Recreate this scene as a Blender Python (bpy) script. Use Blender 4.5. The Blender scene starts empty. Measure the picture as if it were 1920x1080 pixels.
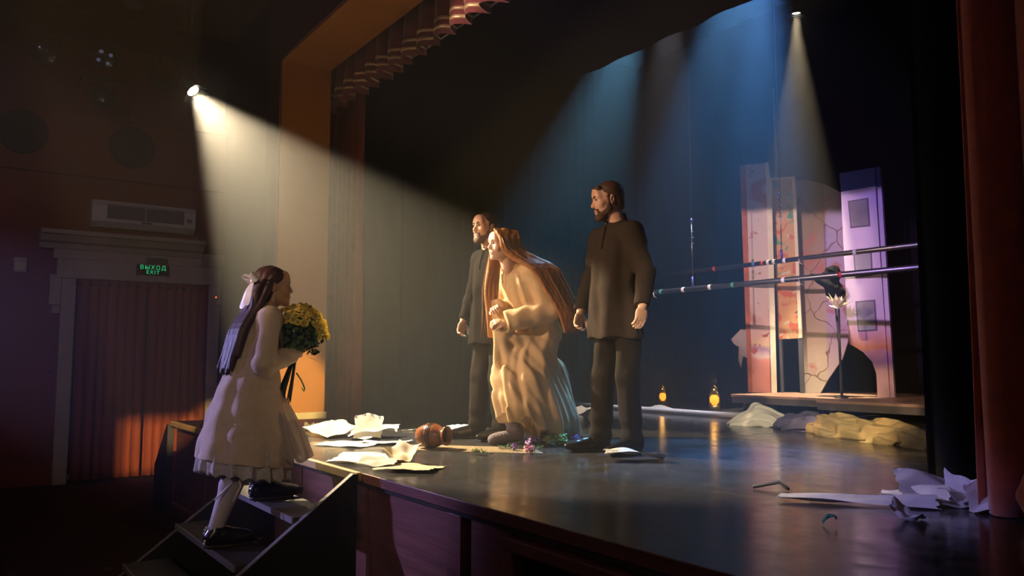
import bpy, bmesh, math, random
import numpy as np
from mathutils import Vector, Matrix, Euler
PI = math.pi
SC = bpy.context.scene
COL = SC.collection

# ------------------------------------------------------------------ camera
F_PX = 1493.0
PITCH = math.atan(135 / F_PX); YAW = math.atan(1046 / F_PX)
STAGE = 1.0; EYE = 1.61; HALL = 0.10
fwd0 = np.array([-math.cos(YAW), math.sin(YAW), 0.0]); RIGHT = np.array([math.sin(YAW), math.cos(YAW), 0.0])
FWD = fwd0 * math.cos(PITCH) + np.array([0, 0, 1.0]) * math.sin(PITCH); UP = np.cross(RIGHT, FWD)
cam_d = bpy.data.cameras.new('camera'); cam = bpy.data.objects.new('camera', cam_d); COL.objects.link(cam)
cam_d.sensor_width = 36; cam_d.lens = F_PX / 1920 * 36; cam_d.clip_start = 0.05; cam_d.clip_end = 100
cam.matrix_world = Matrix(((RIGHT[0], UP[0], -FWD[0], 0), (RIGHT[1], UP[1], -FWD[1], 0), (RIGHT[2], UP[2], -FWD[2], EYE), (0, 0, 0, 1)))
SC.camera = cam

# survey helpers: where a sight line of the photograph meets a surveyed plane of the hall
def ray(px, py): return FWD + RIGHT * (px - 960) / F_PX - UP * (py - 540) / F_PX
def onz(px, py, z=STAGE):
    d = ray(px, py); return Vector(d * ((z - EYE) / d[2])) + Vector((0, 0, EYE))
def onx(px, py, x):
    d = ray(px, py); return Vector(d * (x / d[0])) + Vector((0, 0, EYE))
def ony(px, py, y):
    d = ray(px, py); return Vector(d * (y / d[1])) + Vector((0, 0, EYE))

# ------------------------------------------------------------------ world, exposure, large lights
w = bpy.data.worlds.new('hall_dark'); SC.world = w; w.use_nodes = True
w.node_tree.nodes['Background'].inputs[0].default_value = (0.60, 0.44, 0.56, 1)
w.node_tree.nodes['Background'].inputs[1].default_value = 0.010
SC.view_settings.view_transform = 'Standard'; SC.view_settings.look = 'None'
SC.view_settings.exposure = 0.0; SC.view_settings.gamma = 1.0; SC.view_settings.use_curve_mapping = False

def spot(name, loc, target, color, power, size_deg, blend=0.25, radius=0.05):
    ld = bpy.data.lights.new(name, 'SPOT'); ld.energy = power; ld.color = color
    ld.spot_size = math.radians(size_deg); ld.spot_blend = blend; ld.shadow_soft_size = radius
    o = bpy.data.objects.new(name, ld); COL.objects.link(o); o.location = loc
    o.rotation_euler = (Vector(target) - Vector(loc)).to_track_quat('-Z', 'Y').to_euler()
    return o
L1 = Vector((-7.1, 1.608, 3.917)); L1_AIM = Vector((-4.9, 3.02, 1.0))
LB1 = ony(1208, -25, 5.9); LB1_AIM = Vector((-5.1, 3.35, 1.2))
LB2 = ony(1395, -160, 5.9); LB2_AIM = Vector((-3.55, 4.0, 1.0))
LW = ony(1493, 30, 7.9); LW_AIM = LW + Vector((-.30, .28, -4.6))
L2 = Vector((4.5, -1.2, 3.85)); L2_AIM = Vector((-11.24, 2.12, .5))
L3 = Vector((4.6, 0.8, 3.9)); L3_AIM = Vector((-7.24, 2.50, 1.34))
spot('spot_warm_boom', L1, L1_AIM, (1.0, 0.80, 0.50), 2700, 48, 0.20, 0.045)
spot('spot_blue_back', LB1, LB1_AIM, (0.22, 0.62, 1.0), 1600, 25, 0.5, 0.06)
spot('spot_blue_top', LB2, LB2_AIM, (0.16, 0.46, 1.0), 2500, 27, 0.5, 0.06)
spot('fill_blue_floor', LB2 + Vector((.22, .05, 0)), (-3.25, 4.25, 1.0), (0.12, 0.36, 1.0), 3600, 15, 0.7, 0.06)  # added lamp without a fixture, strengthens the blue pool on the floor
spot('spot_warm_top', LW, LW_AIM, (1.0, 0.82, 0.50), 3200, 25, 0.4, 0.04)
spot('spot_amber_door', L2, L2_AIM, (1.0, 0.60, 0.24), 26000, 5, 0.12, 0.003)
spot('spot_amber_column', L3, L3_AIM, (1.0, 0.70, 0.20), 15000, 4.6, 0.5, 0.03)
spot('spot_violet_hall', (-10.4, -4.4, 3.7), (-4.75, 1.3, 1.4), (0.46, 0.42, 1.0), 3800, 11, 0.6, 0.10)
spot('spot_violet_front', (-5.5, -8.0, 4.4), (-4.4, 1.6, 1.0), (0.50, 0.34, 1.0), 260, 14, 0.7, 0.12)
spot('spot_hall_wash', (4.4, -4.6, 4.6), (-4.6, 1.5, 1.3), (1.0, 0.78, 0.47), 620, 15, 0.7, 0.2)
spot('fill_hall_wall', (4.9, -5.5, 4.6), (-11.3, 1.5, 2.6), (1.0, 0.74, 0.86), 950, 20, 0.9, 0.3)  # added fill with no source in the hall, lifts the dark side wall
spot('spot_violet_right', (-4.5, -6.0, 5.0), (-1.80, 3.30, 1.0), (0.40, 0.36, 1.0), 2000, 4.4, 0.6, 0.1)
spot('fill_paper_strip', (-5.5, -6.0, 5.2), (-2.45, 3.3, 1.0), (1.0, 0.86, 0.74), 1900, 6, 0.6, 0.1)  # added lamp out of view, brightens the long paper strip
spot('spot_warm_set', (-1.2, -8.2, 5.4), (-6.1, 8.4, 2.75), (1.0, 0.66, 0.56), 15500, 8.6, 0.4, 0.1)
spot('spot_violet_set', (0.8, -8.2, 5.4), (-4.7, 8.4, 2.8), (0.50, 0.30, 1.0), 12000, 8.0, 0.4, 0.1)
spot('fill_cloths', (3.0, -8.2, 5.2), (-4.5, 6.55, 1.1), (1.0, 0.78, 0.46), 11500, 7.0, 0.6, 0.1)  # unseen lamp put in to light the yellow and white cloth
spot('fill_white_pole', LB1 + Vector((.25, .15, .05)), (-6.7, 6.75, 1.0), (0.90, 0.86, 1.0), 1000, 30, 0.6, 0.05)  # extra lamp tucked into the blue beam, added to bring out the white pole
spot('spot_front_warm', (-5.6, -8.2, 5.3), (-4.6, 3.6, 2.3), (1.0, 0.64, 0.38), 6800, 12.5, 0.6, 0.12)

# ------------------------------------------------------------------ helpers
def empty(name, loc=(0, 0, 0), rz=0.0):
    o = bpy.data.objects.new(name, None); COL.objects.link(o); o.location = loc; o.rotation_euler = (0, 0, rz)
    o.empty_display_size = 0.1
    return o
def tag(o, label=None, cat=None, group=None, kind=None):
    if label: o['label'] = label
    if cat: o['category'] = cat
    if group: o['group'] = group
    if kind: o['kind'] = kind
    return o
def thing(name, label, cat, loc=(0, 0, 0), rz=0.0, group=None):
    return tag(empty(name, loc, rz), label, cat, group)
def link(name, me, mat, parent=None, smooth=False):
    o = bpy.data.objects.new(name, me); COL.objects.link(o)
    if mat is not None and len(me.materials) == 0: me.materials.append(mat)
    if parent is not None: o.parent = parent
    if smooth: me.polygons.foreach_set('use_smooth', [True] * len(me.polygons))
    return o
def obj(name, bm, mat, parent=None, smooth=False):
    me = bpy.data.meshes.new(name); bmesh.ops.recalc_face_normals(bm, faces=bm.faces[:]); bm.to_mesh(me); bm.free()
    return link(name, me, mat, parent, smooth)
def pyobj(name, verts, faces, mat, parent=None, smooth=False):
    me = bpy.data.meshes.new(name); me.from_pydata([tuple(v) for v in verts], [], faces); me.update()
    return link(name, me, mat, parent, smooth)
def box(bm, x0, x1, y0, y1, z0, z1, M=None, bevel=0.0):
    r = bmesh.ops.create_cube(bm, size=1.0)
    for v in r['verts']:
        v.co = Vector((x0 + (v.co.x + .5) * (x1 - x0), y0 + (v.co.y + .5) * (y1 - y0), z0 + (v.co.z + .5) * (z1 - z0)))
    if bevel > 0:
        es = list({e for v in r['verts'] for e in v.link_edges})
        rr = bmesh.ops.bevel(bm, geom=es, offset=bevel, segments=2, affect='EDGES', profile=0.5)
        vs = list({v for f in rr['faces'] for v in f.verts} | {v for v in r['verts'] if v.is_valid})
    else: vs = r['verts']
    if M is not None:
        for v in vs: v.co = M @ v.co
def prism(bm, pts, axis, a0, a1, M=None):
    """pts: 2-D outline; extruded along axis ('x','y','z') from a0 to a1"""
    def mk(p, a): return Vector((a, p[0], p[1])) if axis == 'x' else Vector((p[0], a, p[1])) if axis == 'y' else Vector((p[0], p[1], a))
    A = [bm.verts.new(mk(p, a0)) for p in pts]; B = [bm.verts.new(mk(p, a1)) for p in pts]
    n = len(pts)
    if M is not None:
        for v in A + B: v.co = M @ v.co
    bm.faces.new(A); bm.faces.new(B[::-1])
    for i in range(n): bm.faces.new((A[i], B[i], B[(i + 1) % n], A[(i + 1) % n]))
def frame_of(d):
    d = Vector(d).normalized(); a = Vector((0, 0, 1)) if abs(d.z) < .9 else Vector((1, 0, 0))
    x = d.cross(a).normalized(); y = d.cross(x).normalized(); return x, y, d
def tube(bm, pts, r, n=8, cap=True):
    pts = [Vector(p) for p in pts]; rs = r if isinstance(r, (list, tuple)) else [r] * len(pts)
    rings = []
    x = None
    for i, p in enumerate(pts):
        d = pts[min(i + 1, len(pts) - 1)] - pts[max(i - 1, 0)]
        if d.length < 1e-9: d = Vector((0, 0, 1))
        d.normalize()
        if x is None: x, y, _ = frame_of(d)
        else:
            x = (x - d * x.dot(d)); x = x.normalized() if x.length > 1e-6 else frame_of(d)[0]
            y = d.cross(x).normalized()
        rings.append([bm.verts.new(p + (x * math.cos(2 * PI * k / n) + y * math.sin(2 * PI * k / n)) * rs[i]) for k in range(n)])
    for a, b in zip(rings, rings[1:]):
        for k in range(n): bm.faces.new((a[k], a[(k + 1) % n], b[(k + 1) % n], b[k]))
    if cap: bm.faces.new(rings[0][::-1]); bm.faces.new(rings[-1])
def lathe(bm, prof, n=24, M=None, cap=True):
    """prof: list of (radius, height) revolved round z"""
    rings = []
    for r, h in prof:
        vs = [Vector((max(r, 1e-4) * math.cos(2 * PI * k / n), max(r, 1e-4) * math.sin(2 * PI * k / n), h)) for k in range(n)]
        rings.append([bm.verts.new(M @ v if M is not None else v) for v in vs])
    for a, b in zip(rings, rings[1:]):
        for k in range(n): bm.faces.new((a[k], a[(k + 1) % n], b[(k + 1) % n], b[k]))
    if cap: bm.faces.new(rings[0][::-1]); bm.faces.new(rings[-1])
def aim(loc, d):
    """matrix whose +z looks along d"""
    x, y, z = frame_of(d); return Matrix(((x.x, y.x, z.x, loc[0]), (x.y, y.y, z.y, loc[1]), (x.z, y.z, z.z, loc[2]), (0, 0, 0, 1)))

# ------------------------------------------------------------------ materials (all procedural)
MATS = {}
def mat(name, color, rough=0.6, metal=0.0, noise=0.0, scale=8.0, color2=None, bump=0.0, bscale=None, emit=None, estr=0.0, alpha=None, trans=0.0, sheen=0.0, spec=None, stretch=None, sub=0.0):
    if name in MATS: return MATS[name]
    m = bpy.data.materials.new(name); m.use_nodes = True; nt = m.node_tree; b = nt.nodes['Principled BSDF']
    c = tuple(color) + (1,)
    b.inputs['Base Color'].default_value = c; b.inputs['Roughness'].default_value = rough; b.inputs['Metallic'].default_value = metal
    if spec is not None: b.inputs['Specular IOR Level'].default_value = spec
    if sheen: b.inputs['Sheen Weight'].default_value = sheen
    if sub: b.inputs['Subsurface Weight'].default_value = sub; b.inputs['Subsurface Radius'].default_value = (.02, .008, .004)
    if trans: b.inputs['Transmission Weight'].default_value = trans
    if alpha is not None: b.inputs['Alpha'].default_value = alpha
    if emit: b.inputs['Emission Color'].default_value = tuple(emit) + (1,); b.inputs['Emission Strength'].default_value = estr
    tc = nt.nodes.new('ShaderNodeTexCoord'); co = tc.outputs['Object']
    if stretch:
        mp = nt.nodes.new('ShaderNodeMapping'); mp.inputs['Scale'].default_value = stretch; nt.links.new(co, mp.inputs[0]); co = mp.outputs[0]
    if noise or color2:
        nz = nt.nodes.new('ShaderNodeTexNoise'); nz.inputs['Scale'].default_value = scale; nz.inputs['Detail'].default_value = 5
        nt.links.new(co, nz.inputs['Vector'])
        rp = nt.nodes.new('ShaderNodeValToRGB'); rp.color_ramp.elements[0].position = .32; rp.color_ramp.elements[1].position = .68
        c2 = tuple(color2) + (1,) if color2 else tuple(x * (1 - noise) for x in color) + (1,)
        rp.color_ramp.elements[0].color = c2; rp.color_ramp.elements[1].color = c
        nt.links.new(nz.outputs['Fac'], rp.inputs[0]); nt.links.new(rp.outputs[0], b.inputs['Base Color'])
    if bump:
        nb = nt.nodes.new('ShaderNodeTexNoise'); nb.inputs['Scale'].default_value = bscale or scale * 4; nb.inputs['Detail'].default_value = 4
        nt.links.new(co, nb.inputs['Vector'])
        bp = nt.nodes.new('ShaderNodeBump'); bp.inputs['Strength'].default_value = bump; bp.inputs['Distance'].default_value = .01
        nt.links.new(nb.outputs['Fac'], bp.inputs['Height']); nt.links.new(bp.outputs[0], b.inputs['Normal'])
    MATS[name] = m; return m
def ramp_mix(nt, fac, stops, const=False):
    rp = nt.nodes.new('ShaderNodeValToRGB'); cr = rp.color_ramp
    if const: cr.interpolation = 'CONSTANT'
    while len(cr.elements) < len(stops): cr.elements.new(.5)
    for e, (p, c) in zip(cr.elements, stops): e.position = p; e.color = tuple(c) + (1,)
    nt.links.new(fac, rp.inputs[0]); return rp.outputs[0]
def tex_noise(nt, co, scale, detail=4, dist=0.0):
    n = nt.nodes.new('ShaderNodeTexNoise'); n.inputs['Scale'].default_value = scale; n.inputs['Detail'].default_value = detail
    n.inputs['Distortion'].default_value = dist; nt.links.new(co, n.inputs['Vector']); return n.outputs['Fac']
def mixc(nt, fac, a, b, mode='MIX'):
    m = nt.nodes.new('ShaderNodeMix'); m.data_type = 'RGBA'; m.blend_type = mode
    if isinstance(fac, float): m.inputs[0].default_value = fac
    else: nt.links.new(fac, m.inputs[0])
    for i, v in ((6, a), (7, b)):
        if isinstance(v, tuple): m.inputs[i].default_value = v + (1,) if len(v) == 3 else v
        else: nt.links.new(v, m.inputs[i])
    return m.outputs[2]

def stage_floor_mat():
    m = bpy.data.materials.new('stage_black_boards'); m.use_nodes = True; nt = m.node_tree; b = nt.nodes['Principled BSDF']
    co = nt.nodes.new('ShaderNodeTexCoord').outputs['Object']
    n1 = tex_noise(nt, co, 1.6, 8, .4); n2 = tex_noise(nt, co, 9.0, 8, .2)
    base = ramp_mix(nt, n1, [(.3, (.030, .029, .031)), (.7, (.070, .066, .064))])
    mp = nt.nodes.new('ShaderNodeMapping'); mp.inputs['Scale'].default_value = (.35, 7, 1); mp.inputs['Rotation'].default_value = (0, 0, .5); nt.links.new(co, mp.inputs[0])
    s = tex_noise(nt, mp.outputs[0], 3.0, 10, 1.2)
    scr = ramp_mix(nt, s, [(.66, (0, 0, 0)), (.72, (1, 1, 1))])
    nt.links.new(mixc(nt, scr, base, (.095, .09, .085)), b.inputs['Base Color'])
    r = nt.nodes.new('ShaderNodeMapRange'); r.inputs[1].default_value = .3; r.inputs[2].default_value = .7; r.inputs[3].default_value = .11; r.inputs[4].default_value = .26
    nt.links.new(n2, r.inputs[0]); nt.links.new(r.outputs[0], b.inputs['Roughness'])
    b.inputs['Specular IOR Level'].default_value = .32
    bp = nt.nodes.new('ShaderNodeBump'); bp.inputs['Strength'].default_value = .05; bp.inputs['Distance'].default_value = .02
    nt.links.new(n2, bp.inputs['Height']); nt.links.new(bp.outputs[0], b.inputs['Normal'])
    return m
def carpet_mat():
    m = bpy.data.materials.new('carpet_with_stars'); m.use_nodes = True; nt = m.node_tree; b = nt.nodes['Principled BSDF']
    co = nt.nodes.new('ShaderNodeTexCoord').outputs['Object']
    v = nt.nodes.new('ShaderNodeTexVoronoi'); v.inputs['Scale'].default_value = 3.2; v.inputs['Randomness'].default_value = .35; nt.links.new(co, v.inputs['Vector'])
    spot_ = ramp_mix(nt, v.outputs['Distance'], [(.10, (1, 1, 1)), (.15, (0, 0, 0))])
    n = tex_noise(nt, co, 60, 3)
    base = ramp_mix(nt, n, [(.3, (.035, .010, .014)), (.7, (.065, .018, .024))])
    nt.links.new(mixc(nt, spot_, base, (.20, .13, .10)), b.inputs['Base Color']); b.inputs['Roughness'].default_value = .95
    return m
M_STAGE = stage_floor_mat(); M_CARPET = carpet_mat()
M_REDWALL = mat('red_plaster', (.22, .042, .032), .75, noise=.25, scale=3, bump=.15)
M_DARKRED = mat('deep_red_plaster', (.085, .016, .017), .95, spec=.05, noise=.25, scale=3, bump=.12)
M_ORANGE = mat('orange_plaster', (.45, .172, .020), .6, noise=.12, scale=2.5, bump=.10)
M_CREAM = mat('cream_moulding', (.62, .52, .38), .55, noise=.15, scale=6)
M_CEIL = mat('ochre_ceiling', (.46, .22, .06), .8, noise=.2, scale=2)
M_DOORTRIM = mat('grey_white_trim', (.44, .38, .36), .6, noise=.18, scale=5)
M_DRAPE = mat('red_velvet', (.48, .095, .040), .85, noise=.3, scale=14, sheen=.4)
M_DRAPE2 = mat('dull_red_velvet', (.34, .056, .034), .9, noise=.3, scale=14, sheen=.3)
M_VALANCE = mat('valance_velvet', (.17, .036, .030), .9, noise=.3, scale=14, sheen=.3)
M_DOORCUR = mat('rust_door_cloth', (.30, .072, .020), .85, noise=.35, scale=10, stretch=(1, 1, .1))
M_GOLD = mat('gold_braid', (.75, .55, .28), .4, metal=.4, noise=.3, scale=60)
M_BLACKCLOTH = mat('black_stage_serge', (.010, .010, .012), .95, noise=.3, scale=10, bump=.1, spec=.1)
M_WOODFRONT = mat('red_brown_wood', (.20, .062, .048), .45, noise=.45, scale=3, stretch=(.5, 3, 8), bump=.1)
M_BLACKPAINT = mat('black_paint', (.012, .012, .014), .5, noise=.3, scale=9)
M_TREAD = mat('worn_black_tread', (.055, .045, .042), .55, noise=.5, scale=7, bump=.15)
M_NOSING = mat('pale_wood_nosing', (.55, .40, .20), .5, noise=.35, scale=6, stretch=(.6, 6, 6))
M_BLACKMETAL = mat('black_metal', (.018, .018, .020), .45, metal=.6)
M_STEEL = mat('brushed_steel', (.42, .42, .45), .28, metal=1.0, noise=.15, scale=30)
M_DARKSTEEL = mat('dark_pipe', (.26, .26, .29), .34, metal=.9, noise=.2, scale=20)
M_DARKGLASS = mat('dark_lens', (.015, .018, .03), .1, spec=.6)
# ================================================================== THE SETTING
def struct(name, bm, m, label=None, smooth=False):
    o = obj(name, bm, m, None, smooth); o['kind'] = 'structure'
    if label: o['label'] = label
    return o
WALLX = -11.3; YF = 1.855; CEILZ = 6.0
bm = bmesh.new(); box(bm, WALLX - .3, 5.4, -9.0, 2.98, HALL - .12, HALL); struct('floor', bm, M_CARPET, 'dark red patterned carpet of the hall floor')
# stage floor: apron in front, wider behind the portal
bm = bmesh.new(); prism(bm, [(-8.55, YF), (1.6, YF), (1.6, 10.6), (-10.6, 10.6), (-10.6, 2.99), (-8.55, 2.99)], 'z', STAGE - .07, STAGE)
struct('floor_stage', bm, M_STAGE, 'scratched glossy black stage floor')
# wall with the curtained doorway (opening y 1.22..2.81, up to z 2.62)
bm = bmesh.new()
box(bm, WALLX - .25, WALLX, -9.0, 1.22, HALL, CEILZ); box(bm, WALLX - .25, WALLX, 2.81, 3.2, HALL, CEILZ); box(bm, WALLX - .25, WALLX, 1.22, 2.81, 2.62, CEILZ)
box(bm, WALLX - 1.0, WALLX - .9, .4, 3.4, HALL, 3.0)
struct('wall_left', bm, M_REDWALL, 'dark red side wall of the hall')
bm = bmesh.new(); box(bm, WALLX, WALLX + .10, -9.0, 2.97, 3.93, 4.78); box(bm, WALLX, WALLX + .14, -9.0, 2.97, 4.72, 4.80); struct('trim_1', bm, M_REDWALL, 'red projecting frieze along the side wall')
bm = bmesh.new(); prism(bm, [(WALLX, 5.72), (WALLX + .08, 5.72), (WALLX + .30, 5.95), (WALLX + .30, CEILZ), (WALLX, CEILZ)], 'y', -9.0, 2.97); struct('trim_2', bm, M_DARKRED, 'dark cornice under the hall ceiling')
bm = bmesh.new(); box(bm, WALLX, -8.2, 2.98, 3.2, HALL, CEILZ); struct('wall_back', bm, M_DARKRED, 'dark red wall beside the stage opening')
bm = bmesh.new(); box(bm, WALLX - .3, 5.4, -9.0, 3.2, CEILZ, CEILZ + .15); ceil = struct('ceiling', bm, M_CEIL, 'ochre ceiling of the hall')
# coffer in the ceiling
bm = bmesh.new()
for (a, b, c, d) in ((-11.05, -10.0, 2.06, 2.16), (-11.05, -10.0, .92, 1.02), (-10.10, -10.0, 1.02, 2.06), (-11.05, -10.95, 1.02, 2.06)): box(bm, a, b, c, d, CEILZ - .07, CEILZ)
obj('coffer_frame', bm, mat('dark_coffer', (.13, .05, .035), .7), ceil)
bm = bmesh.new(); box(bm, -10.95, -10.1, 1.02, 2.06, CEILZ - .02, CEILZ - .001); obj('coffer_panel', bm, mat('dark_coffer', (.13, .05, .035), .7), ceil)

bm = bmesh.new(); box(bm, 5.2, 5.4, -9.0, 3.2, HALL, CEILZ); struct('wall_right', bm, M_REDWALL, 'dark red side wall on the near side of the hall')
# portal: dark red frame with orange splayed lining
bm = bmesh.new(); box(bm, -7.66, -7.27, 2.42, 2.90, STAGE, CEILZ); box(bm, -8.25, -7.66, 2.60, 2.98, STAGE, CEILZ)
portal = struct('wall_portal', bm, M_DARKRED, 'dark red portal frame round the stage opening')
bm = bmesh.new(); box(bm, -7.27, 1.2, 2.42, 2.90, 4.47, CEILZ); obj('lintel', bm, M_DARKRED, portal)
bm = bmesh.new(); box(bm, -.6, 1.2, 2.42, 2.90, STAGE, 4.47); obj('jamb', bm, M_DARKRED, portal)
bm = bmesh.new(); box(bm, -7.27, -7.237, 2.42, 2.905, STAGE, 4.44); tag(obj('reveal_lining', bm, M_ORANGE, portal), 'orange painted reveal')
bm = bmesh.new(); box(bm, -7.27, -.6, 2.42, 2.905, 4.44, 4.47); tag(obj('soffit_lining', bm, M_ORANGE, portal), 'orange painted soffit')
bm = bmesh.new(); box(bm, -7.28, -7.222, 2.40, 2.925, STAGE + .06, STAGE + .125, bevel=.008); tag(obj('base_moulding', bm, M_CREAM, portal), 'cream skirting moulding')
bm = bmesh.new(); box(bm, -7.28, -7.228, 2.40, 2.92, STAGE, STAGE + .06); obj('plinth', bm, M_DARKRED, portal)
M_ROSE = mat('rose_bead', (.30, .09, .09), .8)
bm = bmesh.new(); tube(bm, [(-7.255, 2.41, STAGE), (-7.255, 2.41, 4.455)], .008, 8); obj('edge_bead', bm, M_ROSE, portal, True)
bm = bmesh.new(); tube(bm, [(-7.255, 2.41, 4.455), (1.0, 2.41, 4.455)], .008, 8); obj('edge_bead', bm, M_ROSE, portal, True)
for x0, x1, y0, y1 in ((-7.80, -7.69, 2.588, 2.60), (-8.20, -8.13, 2.592, 2.60)):
    bm = bmesh.new(); box(bm, x0, x1, y0, y1, STAGE, 4.9, bevel=.01); tag(obj('pilaster_strip', bm, M_ORANGE, portal), 'orange vertical strip')
# stage house: black back wall and side walls
bm = bmesh.new(); box(bm, -10.6, 1.6, 10.3, 10.5, STAGE, 7.0); struct('wall_stage_back', bm, M_BLACKCLOTH, 'black wall at the back of the stage')
bm = bmesh.new(); box(bm, -10.7, -10.5, 2.98, 10.5, STAGE, 7.0); struct('wall_stage_left', bm, M_BLACKCLOTH, 'black wall at the far side of the stage')
bm = bmesh.new(); box(bm, 1.5, 1.7, 2.98, 10.5, STAGE, 7.0); struct('wall_stage_right', bm, M_BLACKCLOTH, 'black wall at the near side of the stage')
bm = bmesh.new(); box(bm, -10.7, 1.7, 2.98, 10.5, 7.0, 7.1); struct('ceiling_stage', bm, M_BLACKCLOTH, 'black ceiling over the stage')

# stage front
bm = bmesh.new(); box(bm, -8.5, 1.6, YF + .06, YF + .10, HALL, STAGE - .07)
front = struct('wall_stage_front', bm, M_BLACKPAINT, 'red brown wood front of the stage')
xs = [-8.5, -7.35, -6.2, -5.02, -4.03, -3.17, -3.05, None, -2.985, -2.70]
def fpanel(x0, x1, y=YF + .02, z0=HALL + .12, z1=STAGE - .072, nm='panel'):
    bm = bmesh.new(); box(bm, x0, x1, y, YF + .06, z0, z1, bevel=.003); return obj(nm, bm, M_WOODFRONT, front)
for a, b in ((-8.5, -7.36), (-7.34, -6.21), (-6.19, -5.03), (-5.01, -4.04), (-4.02, -3.175)): fpanel(a, b)
fpanel(-3.17, -3.052, YF + .008, nm='batten')
fpanel(-2.985, -2.672); fpanel(-2.672, 1.5, z0=.915)
# recessed framed vent
for (a, b, c, d) in ((-2.67, -1.2, .86, .912), (-2.67, -2.61, .2, .86)):
    bm = bmesh.new(); box(bm, a, b, YF - .030, YF + .06, c, d, bevel=.006); obj('vent_frame', bm, M_WOODFRONT, front)
bm = bmesh.new(); box(bm, -2.61, -1.2, YF + .04, YF + .055, .2, .86); obj('vent_panel', bm, mat('blue_black_panel', (.012, .013, .022), .4), front)
bm = bmesh.new(); box(bm, -8.5, 1.5, YF - .02, YF + .06, HALL, HALL + .12, bevel=.006); obj('plinth', bm, M_WOODFRONT, front)
# nosing of the apron edge: pale by the steps, dark elsewhere
bm = bmesh.new(); box(bm, -8.55, -4.06, YF - .035, YF, STAGE - .045, STAGE + .004, bevel=.006); tag(obj('nosing', bm, M_NOSING, front), 'pale worn wooden nosing')
bm = bmesh.new(); box(bm, -4.05, 1.5, YF - .012, YF, STAGE - .05, STAGE + .002, bevel=.004); obj('nosing', bm, M_WOODFRONT, front)
# side steps panel at the far end of the apron
bm = bmesh.new(); prism(bm, [(-8.56, HALL), (-9.12, HALL), (-9.12, .52), (-8.60, STAGE - .03), (-8.56, STAGE - .03)], 'y', 1.80, 1.86)
struct('trim_3', bm, M_BLACKPAINT, 'dark sloping side panel at the far end of the stage apron')

# ------------------------------------------------------------------ draperies
def drape(name, p0, p1, z0, z1, folds, amp, m, label, cat, parent=None, seed=1, nz=14, gather=0.0, hem=None, thick=.006):
    rnd = random.Random(seed); p0 = Vector(p0); p1 = Vector(p1); L = (p1 - p0).length; u = (p1 - p0) / L; nrm = Vector((-u.y, u.x))
    nu = int(folds * 9) + 1
    ph = [rnd.uniform(-.5, .5) for _ in range(int(folds) + 3)]; am = [rnd.uniform(.55, 1.15) for _ in range(int(folds) + 3)]
    verts = []; faces = []
    for j in range(nz + 1):
        t = j / nz; z = z0 + (z1 - z0) * t
        for i in range(nu):
            s = i / (nu - 1) * folds; k = int(s); fr = s - k
            a = am[k] * (1 - fr) + am[k + 1] * fr; p = ph[k] * (1 - fr) + ph[k + 1] * fr
            off = math.sin(2 * PI * s + p * 1.2 + .35 * math.sin(3 * t + k)) * amp * a * (.75 + .45 * (1 - t))
            lx = L * i / (nu - 1) + math.cos(2 * PI * s + p) * amp * .35
            if gather: lx = L / 2 + (lx - L / 2) * (1 - gather * math.sin(PI * min(1, t * 1.1)))
            q = p0 + u * lx + nrm * off
            zz = z if hem is None or j > 0 else z + hem * math.sin(2 * PI * s + p)
            verts.append((q.x, q.y, zz))
    for j in range(nz):
        for i in range(nu - 1): faces.append((j * nu + i, j * nu + i + 1, (j + 1) * nu + i + 1, (j + 1) * nu + i))
    o = pyobj(name, verts, faces, m, parent, True)
    md = o.modifiers.new('thickness', 'SOLIDIFY'); md.thickness = thick; md.offset = 0
    if label: tag(o, label, cat)
    return o, nu, nz, verts
drape('red_curtain', (-8.35, 3.28), (-7.26, 3.28), STAGE + .005, 4.9, 8, .06, M_DRAPE2, 'dull red stage curtain gathered beside the orange column', 'curtain', seed=3)
drape('red_curtain', (-1.64, 3.46), (-.62, 3.46), STAGE + .005, 5.4, 5, .10, M_DRAPE, 'bright red stage curtain hanging beside the black leg near the crumpled papers', 'curtain', seed=8)
# pleated valance with two gold braids
val, nu, nz, vv = drape('valance', (-7.85, 3.02), (-.7, 3.02), 4.13, 4.75, 30, .085, M_VALANCE, 'pleated red valance with gold braid along the top of the stage opening', 'valance', seed=5, nz=5)
for zo in (.045, .115):
    vs = []; fs = []
    for i in range(nu):
        a = Vector(vv[i]); b = Vector(vv[nu + i])
        q0 = a.lerp(b, zo / .124); q1 = a.lerp(b, (zo + .028) / .124)
        vs += [(q0.x, q0.y, q0.z), (q1.x, q1.y, q1.z)]
    for i in range(nu - 1): fs.append((2 * i, 2 * i + 2, 2 * i + 3, 2 * i + 1))
    o = pyobj('gold_braid', vs, fs, M_GOLD, val, True); md = o.modifiers.new('thickness', 'SOLIDIFY'); md.thickness = .016; md.offset = 0
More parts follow.
